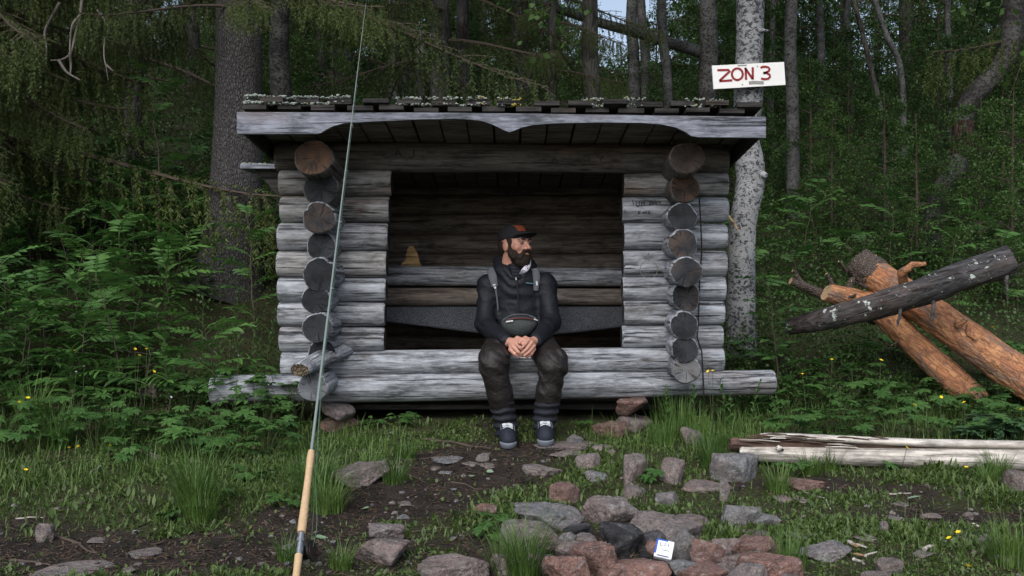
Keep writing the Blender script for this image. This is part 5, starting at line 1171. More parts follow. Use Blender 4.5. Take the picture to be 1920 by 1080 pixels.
LR2 = 'rowan sapling with feathered leaves behind the felled pines'; GR2 = 'rowan saplings behind the felled pines'
for p in spots(30, 1.75, 5.2, 7.0, 9.8, .32, inview): hs_ = R_.uniform(.4, .9); sapling(p, hs_, R_.randint(7, 11), ('short ' if hs_ < .6 else 'tall ') + LR2 + (' by the crooked birch' if p[0] > 3 else ''), GR2, ROW_D + ROW[:2], sc=R_.uniform(1.0, 1.4))
LR3 = 'young rowan far up the slope behind the shelter'; GR3 = 'rowans far up the slope'
for p in spots(34, -6, 6.5, 9.0, 14.0, .5, inview): sapling(p, R_.uniform(.5, 1.0), R_.randint(8, 12), LR3, GR3, ROW_D, sc=1.3)
sapling(G(478, 655), .95, 14, 'tall rowan sapling with bright leaves against the big spruce trunk', None, ROW, (.1, .0), 1.1)
t = sapling(G(300, 520), 1.55, 18, 'tallest rowan sapling reaching up beside the big spruce', None, ROW, (.03, .05), 1.15)
sapling(G(1460, 745), .78, 13, 'broad-leaved elder shoot growing beside the sign birch', None, [pinnate_mesh(.20, 3, .075, .036, M['leaf_ger'], 31)], (-.1, -.05), 1.0, 'elder_shoot', 'shrub')
LC1 = 'wood cranesbill clump with lobed leaves at the foot of the rowan saplings'; GC1 = 'cranesbill clumps by the rowan saplings'
for p in spots(46, -3.6, -1.2, 4.95, 6.1, .17, lambda x, y: inview(x, y) and y > 4.7 + .25 * (x + 2.6) ** 2 * .3):
    hc = R_.uniform(.14, .27); wh = 'at the edge of the turf near the sedge' if p[1] < 5.3 else 'close to the jutting sill log' if p[0] > -1.9 else 'at the foot of the rowan saplings'
    herb(p, .14, hc, R_.randint(8, 12), ('low' if hc < .2 else 'tall') + ' wood cranesbill clump with lobed leaves ' + wh, 'cranesbill ' + wh, GER)
LC2 = 'wood cranesbill clump with lobed leaves between the bleached trunk and felled pines'; GC2 = 'cranesbill clumps by the felled pines'
for p in spots(56, 1.45, 4.1, 5.15, 6.9, .17, inview):
    hc = R_.uniform(.13, .28); wh = 'just behind the bleached trunk' if p[1] < 5.5 else 'around the sign birch' if p[0] < 2.1 else 'under the felled pines'
    herb(p, .14, hc, R_.randint(8, 12), ('low' if hc < .2 else 'tall') + ' wood cranesbill clump with lobed leaves ' + wh, 'cranesbill ' + wh, GER)
for q, (px, py) in enumerate([(520, 792), (480, 800), (440, 790), (550, 785), (500, 775), (460, 775), (535, 805), (415, 780), (560, 800), (495, 815)]): herb(G(px, py), .14, R_.uniform(.24, .36), 13, 'cranesbill clump growing in front of the jutting sill log end', 'cranesbill by the sill log end', GER + OVA)
LW = 'upright narrow-leaved willowherb shoot beside the shelter wall'; GW = 'willowherb shoots beside the shelter'
for px, py in [(448, 700), (430, 690), (470, 715), (500, 700), (410, 720), (485, 740), (530, 715), (380, 700)]: spire(G(px, py), R_.uniform(.32, .52), 26, LW, GW, NAR)
LW2 = 'leafy young shoot sprouting in front of the sill log by the grassy corner'; GW2 = 'shoots by the grassy corner'
for px, py in [(1345, 790), (1380, 785), (1360, 800), (1400, 770), (1430, 780), (1290, 800), (1320, 790), (1250, 810), (1300, 815), (1370, 815), (1410, 800), (1450, 800)]: spire(G(px, py), R_.uniform(.16, .3), 16, LW2, GW2, OVA, sc=.8)
for px, py in [(1880, 842), (1840, 835), (1915, 838), (1865, 825)]: herb(G(px, py), .13, .16, 9, 'large blue-green lobed plant behind the bleached trunk', 'blue-green plants behind the bleached trunk', GERP, 'broadleaf_plant', 'plant', 1.35)
for px, py in [(895, 1015), (925, 1005), (230, 800), (745, 790), (1090, 800), (700, 800), (560, 900), (540, 950), (480, 900), (340, 975), (410, 930), (440, 900), (520, 860), (780, 800), (1230, 900), (1660, 880), (1480, 890)]:
    herb(G(px, py), .07, R_.uniform(.05, .10), 7, 'small lobed-leaf seedling clump in short turf', 'small seedling clumps in the turf', GER + OVA, 'seedling', 'plant', .75)
# tussocks
tussock(G(368, 955), 0, 1.05, 'tall dark-topped sedge tussock standing alone at the edge of bare soil')
tussock(G(375, 975), 1, .8, 'low bright splayed tussock at the foot of the tall sedge')
tussock(G(590, 925), 1, 1.1, 'wide drooping tussock growing right beside the rod grip')
tussock(G(615, 955), 1, .9, 'yellowing tussock below the square stone block')
tussock(G(985, 1085), 0, .80, 'bright green tussock beside the fire ring')
tussock(G(955, 1075), 1, .8, 'low splayed tussock leaning onto the broad flat boulder')
tussock(G(225, 835), 1, 1.05, 'yellow-green tussock below the cranesbill clumps')
tussock(G(110, 840), 0, .95, 'coarse grass tussock below the drooping spruce'); tussock(G(60, 800), 0, 1.0, 'rank grass tussock among the cranesbill clumps')
for px, py, v, s_ in [(1240, 835, 3, .7), (1275, 815, 3, .95), (1310, 825, 3, .75), (1340, 845, 1, .7), (1330, 875, 0, .6), (1262, 795, 3, 1.1)]: tussock(G(px, py), v, s_, 'tall loose grass tuft in front of the grassy log corner', 'grass tufts at the log corner')
for px, py, v, s_ in [(1480, 1065, 3, .6), (1520, 890, 2, .8), (1460, 920, 2, .9), (1870, 895, 2, .9), (1900, 1060, 3, .7), (1880, 1050, 2, .8), (690, 885, 2, .9), (760, 860, 2, .8), (740, 905, 2, .9), (540, 1050, 2, .6), (640, 1065, 2, .6), (1850, 910, 1, .6), (1390, 860, 2, .9), (1555, 880, 2, .8)]: tussock(G(px, py), v, s_, 'short grass tuft growing between stones and turf', 'short grass tufts')
# buttercups
M['petal'] = mat_plain('yellow_petal', (.80, .58, .02), .5, .1)
M['petal_w'] = mat_plain('pale_petal', (.62, .64, .72), .5, .1)
def flower_mesh(mat):
    b = MB()
    for q in range(5):
        a = q * 2 * PI / 5; leaflet(b, (0, 0, 0), (math.cos(a), math.sin(a), .35), (0, 0, 1), .013, .013, .1, -.15)
    b.tube([(0, 0, 0), (0, 0, .004)], (.003, .002), 6); return b.mesh('petals', mat, False)
FLW, FLW2 = flower_mesh(M['petal']), flower_mesh(M['petal_w'])
def buttercup(px, py, Y, white=False, sc=1.0):
    p = P(px, py, Y) if Y else None
    if Y is None: g0 = G(px, py + 45); Y = float(g0[1]); p = P(px, py, Y)
    g = float(hgt(p[0], p[1])); h = max(p[2] - g, .03)
    t = thing('wildflower' if white else 'buttercup', 'tiny pale flower on a thin stem among the cranesbill leaves' if white else 'yellow buttercup flower on a thin green stem', 'flower', (p[0], p[1], g), R_.uniform(0, 6), 'pale wildflowers' if white else 'buttercups')
    b = MB(); b.tube([(.03, .02, 0), (.01, .01, h * .5), (0, 0, h)], (.0016, .0014, .0011), 5, False); b.obj('stem', M['stem'], t)
    link('petals', FLW2 if white else FLW, t, (0, 0, h), (R_.uniform(-.2, .9), R_.uniform(-.4, .4), 0), sc)
for px, py, Y in [(1797, 999, None), (1810, 711, 5.4), (1505, 702, 5.5), (1560, 675, 5.7), (1652, 676, 5.7), (1764, 745, 5.3), (1808, 755, 5.3), (1715, 760, 5.3), (1915, 768, 5.3), (1336, 696, 5.45), (1328, 697, 5.46), (261, 667, 5.7), (253, 655, 5.7), (275, 655, 5.7), (140, 658, 5.8), (288, 697, 5.5), (37, 755, 5.2), (52, 747, 5.2), (130, 840, None), (147, 838, None), (207, 836, None), (48, 882, None), (1812, 877, None), (1815, 1062, None), (1600, 411, 8.5), (1862, 614, 6.2), (1820, 635, 6.2), (1780, 1010, None), (1868, 690, 5.8), (1700, 840, None)]: buttercup(px, py, Y, sc=R_.uniform(.8, 1.1))
for px, py in [(158, 687), (143, 698), (447, 667), (320, 745)]: buttercup(px, py, 5.5, True, .8)

# ------------------------------------------------------------------ the seated person
class SDF:
    def __init__(s, lo, hi, vox):
        s.lo = np.array(lo, float); s.h = vox; n = np.ceil((np.array(hi) - s.lo) / vox).astype(int) + 1; s.n = n
        s.f = np.full(n, .2, np.float32); s.ax = [s.lo[k] + np.arange(n[k]) * vox for k in range(3)]
    def sl(s, lo, hi):
        a = np.clip(np.floor((np.array(lo) - s.lo) / s.h).astype(int), 0, s.n - 1); b = np.clip(np.ceil((np.array(hi) - s.lo) / s.h).astype(int) + 1, 1, s.n)
        S_ = tuple(slice(a[k], b[k]) for k in range(3)); g = np.meshgrid(*[s.ax[k][S_[k]] for k in range(3)], indexing='ij'); return S_, np.stack(g, -1)
    def comb(s, S_, d, k, sub):
        f = s.f[S_]
        if sub:
            d = -d; h = np.clip(.5 - .5 * (d - f) / k, 0, 1); s.f[S_] = (d * (1 - h) + f * h + k * h * (1 - h)).astype(np.float32) if False else np.maximum(f, d)
        else:
            h = np.clip(.5 + .5 * (d - f) / k, 0, 1); s.f[S_] = d * (1 - h) + f * h - k * h * (1 - h)
    def cap(s, a, b, ra, rb, k=.015, sub=False, yflat=None):
        a = np.asarray(a, float); b = np.asarray(b, float); m = max(ra, rb) + k * 2 + .03
        S_, p = s.sl(np.minimum(a, b) - m, np.maximum(a, b) + m)
        if p.size == 0: return
        ba = b - a; t = np.clip(((p - a) @ ba) / max(ba @ ba, 1e-12), 0, 1); d = np.linalg.norm(p - a - t[..., None] * ba, axis=-1) - (ra + (rb - ra) * t); s.comb(S_, d, k, sub)
    def ell(s, c, r, R=None, k=.015, sub=False):
        c = np.asarray(c, float); r = np.asarray(r, float); m = r.max() + k * 2 + .03; S_, p = s.sl(c - m, c + m)
        if p.size == 0: return
        q = p - c
        if R is not None: q = q @ R
        k0 = np.linalg.norm(q / r, axis=-1); k1 = np.linalg.norm(q / r ** 2, axis=-1) + 1e-9; s.comb(S_, k0 * (k0 - 1) / k1, k, sub)
    def chain(s, pts, rad, k=.012):
        for q in range(len(pts) - 1): s.cap(pts[q], pts[q + 1], rad[q], rad[q + 1], k)
    def warp(s, fn):
        g = np.meshgrid(*s.ax, indexing='ij'); band = np.abs(s.f) < .05
        P_ = np.stack([q[band] for q in g], -1); s.f[band] += fn(P_).astype(np.float32)
    def grid(s): return np.meshgrid(*s.ax, indexing='ij')
    def mesh(s):
        f = s.f; n = s.n; neg = f < 0; cn = [(i, j, k) for i in (0, 1) for j in (0, 1) for k in (0, 1)]
        cs = sum(neg[i:n[0] - 1 + i, j:n[1] - 1 + j, k:n[2] - 1 + k].astype(np.int8) for i, j, k in cn); act = np.argwhere((cs > 0) & (cs < 8))
        val = np.stack([f[act[:, 0] + i, act[:, 1] + j, act[:, 2] + k] for i, j, k in cn], 1); pos = np.zeros((len(act), 3)); cnt = np.zeros(len(act)); cc = np.array(cn, float)
        for a in range(8):
            for b in range(a + 1, 8):
                if np.abs(cc[a] - cc[b]).sum() != 1: continue
                x = (val[:, a] < 0) != (val[:, b] < 0); t = np.where(x, val[:, a] / np.where(x, val[:, a] - val[:, b], 1), 0); pos += np.where(x[:, None], cc[a] + t[:, None] * (cc[b] - cc[a]), 0); cnt += x
        V = s.lo + (act + pos / cnt[:, None]) * s.h
        idx = np.full(n - 1, -1, np.int64); idx[tuple(act.T)] = np.arange(len(act)); Fs = []
        for ax in range(3):
            b1, b2 = [(1, 2), (2, 0), (0, 1)][ax]
            s0 = [slice(None)] * 3; s1 = [slice(None)] * 3; s0[ax] = slice(0, n[ax] - 1); s1[ax] = slice(1, n[ax])
            e = np.argwhere(neg[tuple(s0)] != neg[tuple(s1)]); e = e[(e[:, b1] > 0) & (e[:, b2] > 0) & (e[:, b1] < n[b1] - 1) & (e[:, b2] < n[b2] - 1)]
            q = []
            for d1, d2 in ((-1, -1), (0, -1), (0, 0), (-1, 0)):
                c = e.copy(); c[:, b1] += d1; c[:, b2] += d2; q.append(idx[tuple(c.T)])
            q = np.stack(q, 1); fl = neg[tuple(e.T)]; q[~fl] = q[~fl][:, ::-1]; Fs.append(q[(q >= 0).all(1)])
        return V, np.concatenate(Fs)
def sdf_obj(s, name, mat, origin, parent=None):
    V, Fq = s.mesh(); b = MB(); b.add(V - origin, Fq); o = b.obj(name, mat, parent); return o

def mat_cloth(name, col, rough=.8, weave=300, fold=.35, sheen=0.0, spec=.25):
    t = NT(name); c = t.coords((1, 1, 1), False); a = t.noise(c, weave, 2, .6); f = t.noise(c, 22, 4, .6, .4); l = t.noise(c, 6, 3, .6)
    k = t.mix(t.math('MULTIPLY', a, .5), col, tuple(q * .6 for q in col)); k = t.mix(t.math('MULTIPLY', l, .5), k, tuple(q * 1.5 for q in col))
    return t.done(k, rough, t.bump(t.math('ADD', t.math('MULTIPLY', f, 1.0), t.math('MULTIPLY', a, .08)), fold, .02), spec)
t = NT('skin'); c = t.coords((1, 1, 1), False); nn = t.noise(c, 35, 4, .6)
M['skin'] = t.done(t.mix(nn, (.50, .27, .20), (.40, .185, .14)), .5, t.bump(t.noise(c, 180, 3, .6), .15, .002), .4, 0, Subsurface_Weight=.08, Subsurface_Radius=(.01, .004, .002))
M['jacket'] = mat_cloth('navy_black_shell', (.008, .0095, .014), .6)
M['trousers'] = mat_cloth('waxed_brown_trousers', (.0125, .0098, .0098), .55, 120, .6, 0, .35)
M['gaiter'] = mat_cloth('dark_softshell', (.013, .015, .021), .75)
M['hair'] = mat_plain('dark_brown_hair', (.030, .018, .012), .7, .6, 160, .3, .9, .006)
M['cap'] = mat_cloth('black_cap_cloth', (.014, .014, .017), .85)
M['orange'] = mat_plain('orange_patch', (.20, .045, .015), .7)
M['strap'] = mat_cloth('grey_webbing', (.085, .092, .105), .7)
M['pack'] = mat_cloth('charcoal_pack_cloth', (.038, .044, .046), .75)
M['red_zip'] = mat_plain('dark_red_zip', (.10, .018, .018), .5)
M['lblue'] = mat_plain('pale_blue_print', (.10, .22, .32), .6)
M['wht'] = mat_plain('white_print', (.65, .66, .68), .5, .1)
t = NT('checked_lining'); c = t.coords((1, 1, 1), False); v = t.n('TexVoronoi', 0, Vector=c, Scale=95.0)
M['lining'] = t.done(t.mix(t.ramp(v, [(.3, 0.0), (.45, 1.0)]), (.12, .10, .22), (.62, .60, .66)), .8)
M['eye_w'] = mat_plain('eye_white', (.22, .20, .19), .4); M['iris'] = mat_plain('dark_iris', (.03, .028, .03), .25)
M['shoe'] = mat_cloth('black_shoe_mesh', (.014, .018, .028), .7, 200, .4); M['sole'] = mat_plain('pale_rubber', (.16, .18, .21), .6, .2); M['lace'] = mat_plain('white_lace', (.55, .58, .62), .7, .1)

hipL, hipR = P(938, 640, 5.86), P(1012, 640, 5.86); pelvis = P(975, 640, 5.88)
chest, neckb = P(969, 560, 5.90), P(965, 500, 5.885)
kL, kR = P(925, 676, 5.36), P(1037, 680, 5.37)
gz = lambda px, Y: float(hgt((px - 960) * Y / F, Y))
aL, aR = P(949, 797, 5.44), P(1021, 790, 5.42)
shL, shR = P(915, 534, 5.88), P(1023, 532, 5.88)
elL, elR = P(908, 607, 5.80), P(1034, 605, 5.80)
wrL, wrR = P(948, 640, 5.50), P(1006, 638, 5.50)
HC = P(966, 458, 5.865)
fwd = np.array([.70, -.71, .03]); fwd /= np.linalg.norm(fwd); upv = np.array([.03, .02, 1.0]); sdv = np.cross(upv, fwd); sdv /= np.linalg.norm(sdv); upv = np.cross(fwd, sdv)
HR = np.stack([sdv, fwd, upv], 1)                      # columns: his left, forward, up
hd = lambda x, y, z: HC + HR @ np.array([x, y, z])
ORI = np.array([float(pelvis[0]), float(pelvis[1]), float(P(975, 664, 5.8)[2])])
# body: one continuous surface (head, neck, trunk, limbs, hands)
s = SDF((-.36, 5.12, .03), (.42, 6.08, 1.34), .0048)
s.ell(hd(0, -.012, .035), (.074, .094, .088), HR); s.ell(hd(0, .028, -.03), (.060, .064, .086), HR, .02); s.ell(hd(0, .036, -.08), (.048, .052, .044), HR, .02)
s.cap(hd(0, .088, .010), hd(0, .113, -.026), .008, .0105, .008); s.cap(hd(-.010, .098, -.031), hd(.010, .098, -.031), .0075, .0075, .006)
s.cap(hd(-.038, .080, .020), hd(.038, .080, .020), .012, .012, .012)
for g in (-1, 1):
    s.ell(hd(g * .031, .094, .004), (.015, .010, .009), HR, .006, True); s.ell(hd(g * .046, .062, -.024), (.02, .02, .02), HR, .015)
    s.ell(hd(g * .074, -.004, -.012), (.011, .024, .034), HR, .006)
s.cap(hd(-.02, .088, -.058), hd(.02, .088, -.058), .009, .009, .006)
s.cap(hd(0, -.02, -.06), hd(0, -.05, -.19), .056, .06, .03)
s.ell(chest, (.125, .072, .15), None, .02); s.ell(pelvis, (.12, .085, .08), None, .03); s.cap(chest, pelvis, .075, .08, .03)
for sh, el, wr in ((shL, elL, wrL), (shR, elR, wrR)): s.cap(sh, el, .052, .042, .03); s.cap(el, wr, .042, .028, .02)
for hp, kn, an in ((hipL, kL, aL), (hipR, kR, aR)): s.cap(hp, kn, .075, .055, .03); s.cap(kn, an, .052, .036, .02); s.cap(an, an + (0, -.12, -.05), .035, .03, .02)
def hand(wr, pc, kn_px, tips_px, th, zoff):
    """palm from the wrist to the knuckles, four bent fingers and a thumb"""
    s.cap(wr, pc, .027, .030, .015)
    for (kx, ky, kY), (mx, my, mY), (tx, ty, tY) in zip(*kn_px): 
        a, m_, e = P(kx, ky, kY), P(mx, my, mY), P(tx, ty, tY)
        s.cap(pc, a, .022, .0125, .010); s.cap(a, m_, .0112, .0100, .003); s.cap(m_, e, .0098, .0082, .003)
    a, m_, e = th; s.cap(pc, P(*a), .02, .014, .008); s.cap(P(*a), P(*m_), .0125, .0115, .004); s.cap(P(*m_), P(*e), .0112, .009, .003)
# his right hand (picture left) lies under, fingers pointing down and across; his left hand rests over it
hand(wrL, P(962, 642, 5.45), ([(959, 657, 5.425), (964, 652, 5.415), (969, 647, 5.41), (974, 641, 5.41)], [(967, 663, 5.40), (973, 660, 5.392), (979, 655, 5.388), (984, 649, 5.386)], [(975, 667, 5.405), (981, 666, 5.396), (987, 663, 5.392), (991, 657, 5.392)]), None, 0) if False else None
def hand2(wr, pc, K, Mi, T, th):
    s.cap(wr, pc, .026, .027, .015)
    for a, m_, e in zip(K, Mi, T): a, m_, e = P(*a), P(*m_), P(*e); s.cap(pc, a, .021, .0125, .008); s.cap(a, m_, .0110, .0100, .002); s.cap(m_, e, .0097, .0080, .002)
    a, m_, e = [P(*q) for q in th]; s.cap(pc, a, .019, .013, .008); s.cap(a, m_, .0122, .0112, .003); s.cap(m_, e, .0108, .0088, .002)
hand2(wrL, P(962, 643, 5.455), [(957, 656, 5.43), (963, 651, 5.42), (969, 646, 5.414), (974, 640, 5.412)], [(965, 664, 5.405), (972, 660, 5.395), (978, 654, 5.39), (984, 647, 5.388)], [(973, 669, 5.412), (980, 667, 5.402), (986, 661, 5.398), (991, 654, 5.396)], [(970, 634, 5.43), (980, 637, 5.405), (988, 641, 5.395)])
hand2(wrR, P(995, 642, 5.455), [(1001, 655, 5.42), (1001, 648, 5.412), (997, 642, 5.405), (991, 637, 5.402)], [(996, 664, 5.39), (992, 660, 5.378), (988, 654, 5.372), (985, 645, 5.374)], [(988, 669, 5.392), (983, 667, 5.376), (979, 662, 5.370), (979, 652, 5.376)], [(985, 634, 5.425), (978, 638, 5.40), (973, 643, 5.392)])
person = sdf_obj(s, 'person', M['skin'], ORI); person.location = tuple(ORI)
tag(person, 'bearded person in dark jacket and cap seated on the threshold log looking aside', 'person')
# beard and hair
s = SDF(HC - .2, HC + .2, .0038)
s.ell(hd(0, .040, -.085), (.058, .060, .048), HR, .02); s.ell(hd(0, .062, -.108), (.040, .040, .036), HR, .02); s.cap(hd(-.022, .096, -.045), hd(.022, .096, -.045), .0085, .0085, .006)
for g in (-1, 1): s.cap(hd(g * .067, .010, .002), hd(g * .058, .030, -.065), .009, .022, .014); s.ell(hd(g * .056, .045, -.066), (.016, .03, .03), HR, .015); s.cap(hd(g * .022, .095, -.046), hd(g * .034, .080, -.08), .009, .016, .01)
s.ell(hd(0, .103, -.0605), (.017, .010, .0048), HR, .004, True)
for g in (-1, 1): s.ell(hd(g * .046, .085, -.022), (.022, .03, .022), HR, .006, True)
s.ell(hd(0, -.050, -.010), (.074, .062, .066), HR, .015)
for g in (-1, 1): s.ell(hd(g * .066, .012, .012), (.012, .026, .028), HR, .01)
s.warp(lambda p: .0028 * fbm(p[:, 0] * 120, p[:, 1] * 120, p[:, 2] * 60, 3, 3))
sdf_obj(s, 'beard_and_hair', M['hair'], ORI, person)
for g in (-1, 1):
    b = MB(); b.tube([hd(g * .014, .096, .0215) - ORI, hd(g * .032, .0935, .026) - ORI, hd(g * .052, .078, .021) - ORI], (.0050, .006, .0035), 8, flat=.8); b.obj('eyebrow', M['hair'], person)
    V, Fc = ICO3; b = MB(); b.add(V * .0100 + hd(g * .031, .0815, .003) - ORI, Fc); e_ = b.obj('eye', M['eye_w'], person)
    b = MB(); b.add(V * .0066 + hd(g * .031 + .001, .0870, .003) - ORI, Fc); b.obj('iris', M['iris'], e_)
# cap
s = SDF(HC - .24, HC + .24, .004)
s.ell(hd(0, -.012, .038), (.084, .104, .086), HR, .01)
S_, p = s.sl(HC - .25, HC + .25); q = (p - HC) @ HR; s.f[S_] = np.maximum(s.f[S_], -(q[..., 2] - .030 + .06 * np.clip(-q[..., 1], -.1, .0) * -1 * .3 + .22 * np.clip(-q[..., 1], 0, .2)))
cap = sdf_obj(s, 'cap', M['cap'], ORI, person)
b = MB(); n_, m_ = 15, 8; V = []
for lay in (0, 1):
    for iu in range(n_):
        a = (iu / (n_ - 1) - .5) * 2.1
        for iv in range(m_):
            v = iv / (m_ - 1); r0 = np.array([.080 * math.sin(a), .092 * math.cos(a) - .012]); r1 = np.array([.084 * math.sin(a), .092 * math.cos(a) + .062 * math.cos(a * .82)]); xy = r0 * (1 - v) + r1 * v
            V.append(hd(xy[0], xy[1], .050 - 2.6 * xy[0] ** 2 + .016 * v - (.005 if lay else 0)) - ORI)
i = (np.arange(n_ - 1)[:, None] * m_ + np.arange(m_ - 1)[None]).ravel(); q1 = np.stack([i, i + m_, i + m_ + 1, i + 1], -1); o_ = n_ * m_
rim = [(a_, a_ + 1, a_ + 1 + o_, a_ + o_) for a_ in range(m_ - 1)]; edge = [(k * m_ + m_ - 1, (k + 1) * m_ + m_ - 1, (k + 1) * m_ + m_ - 1 + o_, k * m_ + m_ - 1 + o_) for k in range(n_ - 1)]
b.add(np.array(V), np.concatenate([q1, q1[:, ::-1] + o_])); b.n -= 0; b.add(np.array(V), edge + rim); b.obj('brim', M['cap'], cap)
s = SDF(HC - .24, HC + .24, .004); s.ell(hd(0, -.012, .045), (.085, .105, .084), HR, .01)
S_, p = s.sl(HC - .25, HC + .25); q = (p - HC) @ HR; s.f[S_] = np.maximum.reduce([s.f[S_], np.abs(q[..., 0] + .018) - .026, -(q[..., 2] - .070), q[..., 2] - .108, -q[..., 1]]); sdf_obj(s, 'badge', M['orange'], ORI, cap)
# jacket
s = SDF((-.36, 5.42, .48), (.42, 6.12, 1.14), .0055)
for z, cx, cy, rx, ry in ((1.0, .022, 5.89, .10, .085),): s.ell((cx, cy, z - .03), (.125, .10, .075), None, .03)
s.ell(P(968, 543, 5.90), (.155, .116, .12), None, .04); s.ell(P(970, 580, 5.90), (.152, .120, .13), None, .05); s.ell(P(973, 625, 5.87), (.158, .128, .12), None, .05)
for sh, el, wr, sg_ in ((shL, elL, wrL, -1), (shR, elR, wrR, 1)):
    s.ell(sh + (0, 0, -.008), (.060, .070, .058), None, .045); s.cap(sh, el, .057, .053, .04); s.cap(el, lerp(el, wr, .92), .055, .041, .03); s.cap(lerp(el, wr, .90), lerp(el, wr, 1.0), .041, .040, .008)
# hood pushed back around the neck
for a in np.linspace(-2.6, 2.6, 15):
    c = neckb + np.array([.092 * math.sin(a), .005 + .070 * math.cos(a), .012 + .030 * math.cos(a) - .012]); s.ell(c, (.036, .034, .034), None, .025)
s.ell(neckb + (0, .085, -.01), (.10, .05, .06), None, .03); s.ell(neckb + (-.075, .055, .03), (.045, .05, .045), None, .03); s.ell(neckb + (.08, .055, .01), (.04, .05, .04), None, .03)
s.cap(neckb + (0, -.03, .15), neckb + (0, -.0, -.02), .062, .058, .01, True); s.ell(neckb + (.012, -.075, -.012), (.038, .06, .07), None, .01, True)
def folds(p):
    x, y, z = p.T
    return .009 * fbm(x * 9, y * 9, z * 24, 5, 3) + .0065 * np.sin(z * 85 + x * 30 + 11 * fbm(x * 7, y * 7, z * 7, 8, 2)) * np.clip(fbm(x * 6, y * 6, z * 6, 15, 2) + .2, 0, 1) + .003 * fbm(x * 30, y * 30, z * 30, 6, 2)
s.warp(folds); jk = sdf_obj(s, 'jacket', M['jacket'], ORI, person)
# neck warmer, checked lining of the open collar
s = SDF(neckb - .2, neckb + .2, .0045); s.cap(neckb + (.005, -.012, -.05), neckb + (.008, -.012, .045), .067, .060, .01); s.warp(lambda p: .003 * np.sin(p[:, 2] * 330 + 3 * fbm(p[:, 0] * 20, p[:, 1] * 20, 0, 3, 2))); sdf_obj(s, 'neck_warmer', M['gaiter'], ORI, person)
def front_y(x, z):          # front face of the jacket by ray marching its field is not kept: use the mesh
    return None
jv = np.array([v.co[:] for v in jk.data.vertices]) + ORI
def on_front(px, py, lift=.004):
    d = np.stack([(jv[:, 0] / jv[:, 1]) * F + 960, HOR - (jv[:, 2] - CAMZ) / jv[:, 1] * F], -1); k = np.hypot(d[:, 0] - px, d[:, 1] - py); near = np.argsort(k)[:60]; near = near[k[near] < 5] if (k[near] < 5).any() else near[:6]
    Y = jv[near, 1].min() - lift; return P(px, py, Y)
def patch_strip(name, cl, wd, mat, th=.004, parent=person):
    pts = spline([on_front(px, py, .006) for px, py in cl], 14); b = MB(); T = np.gradient(pts, axis=0); T /= np.linalg.norm(T, axis=1)[:, None]; sd_ = np.cross(T, (0, -1, 0)); sd_ /= np.linalg.norm(sd_, axis=1)[:, None]; w_ = np.interp(np.linspace(0, 1, 14), np.linspace(0, 1, len(wd)), wd)[:, None] / 2; nn_ = np.array([0, -th, 0])
    V = np.concatenate([pts - sd_ * w_, pts + sd_ * w_, pts + sd_ * w_ * .9 + nn_, pts - sd_ * w_ * .9 + nn_]) - ORI; k = 14; i = np.arange(k - 1); b.add(V, np.concatenate([np.stack([a * k + i, a * k + i + 1, c_ * k + i + 1, c_ * k + i], -1) for a, c_ in ((0, 1), (1, 2), (2, 3), (3, 0))])); return b.obj(name, mat, parent)
st = patch_strip('shoulder_strap', [(920, 505), (924, 520), (928, 537)], (.045, .052, .040), M['strap'], .010); patch_strip('webbing', [(929, 540), (932, 560), (934, 582)], (.012, .010, .008), M['strap'], .004, st); patch_strip('buckle', [(926, 533), (929, 541)], (.018, .014), M['wht'], .009, st)
st = patch_strip('shoulder_strap', [(1003, 503), (1006, 520), (1005, 545)], (.042, .045, .028), M['strap'], .010); patch_strip('buckle', [(1006, 527), (1007, 535)], (.010, .010), M['wht'], .014, st)
patch_strip('collar_lining', [(993, 485), (990, 498), (982, 508), (973, 516)], (.020, .032, .034, .008), M['lining'], .008)
patch_strip('collar_lining', [(988, 488), (985, 498)], (.012, .008), mat_plain('brown_lining', (.16, .10, .05), .8), .012)
patch_strip('zip_pull', [(967, 520), (968, 525)], (.006, .008), M['wht'], .007); patch_strip('chest_print', [(986, 530.5), (992, 531), (1000, 532)], (.007, .007, .007), M['lblue'], .003)
patch_strip('front_zip', [(969, 526), (971, 548), (972, 575), (973, 590)], (.010, .009, .009, .009), M['gaiter'], .004)
# waist pack worn in front
wp = thing('waist_pack', 'charcoal waist pack with red zip worn across the seated person\'s lap', 'bag', tuple(P(972, 615, 5.72)))
PO = np.array(wp.location); pc = on_front(973, 606, 0.0); yc = pc[1] - .012
s = SDF((-.2, yc - .16, .50), (.24, yc + .16, .86), .005)
a0, a1 = P(944, 606, yc), P(1003, 605, yc); s.cap(lerp(a0, a1, .12), lerp(a0, a1, .88), .034, .034, .02); s.ell(P(973, 613, yc - .004), (.088, .05, .062), None, .03); s.warp(lambda p: .0025 * fbm(p[:, 0] * 25, p[:, 1] * 25, p[:, 2] * 25, 3, 3))
pk_o = sdf_obj(s, 'bag', M['pack'], PO, wp); jv = np.concatenate([np.array([v.co[:] for v in pk_o.data.vertices]) + PO])
def strip2(name, cl, wd, mat, th=.003):
    o = patch_strip(name, cl, wd, mat, th, None); o.parent = wp; o.location = tuple(ORI - PO); return o
strip2('zip', [(950, 602), (962, 598), (976, 596.5), (990, 597.5), (1000, 600)], (.007, .008, .008, .008, .007), M['red_zip']); strip2('print', [(949, 603.5), (956, 602.5), (962, 602)], (.008, .009, .008), M['wht']); strip2('piping', [(943, 601), (955, 592.5), (970, 589.5), (988, 590), (1005, 597)], (.005, .006, .006, .006, .008), M['strap']); strip2('zip_pull', [(1001, 598), (1008, 601)], (.007, .005), M['wht'])
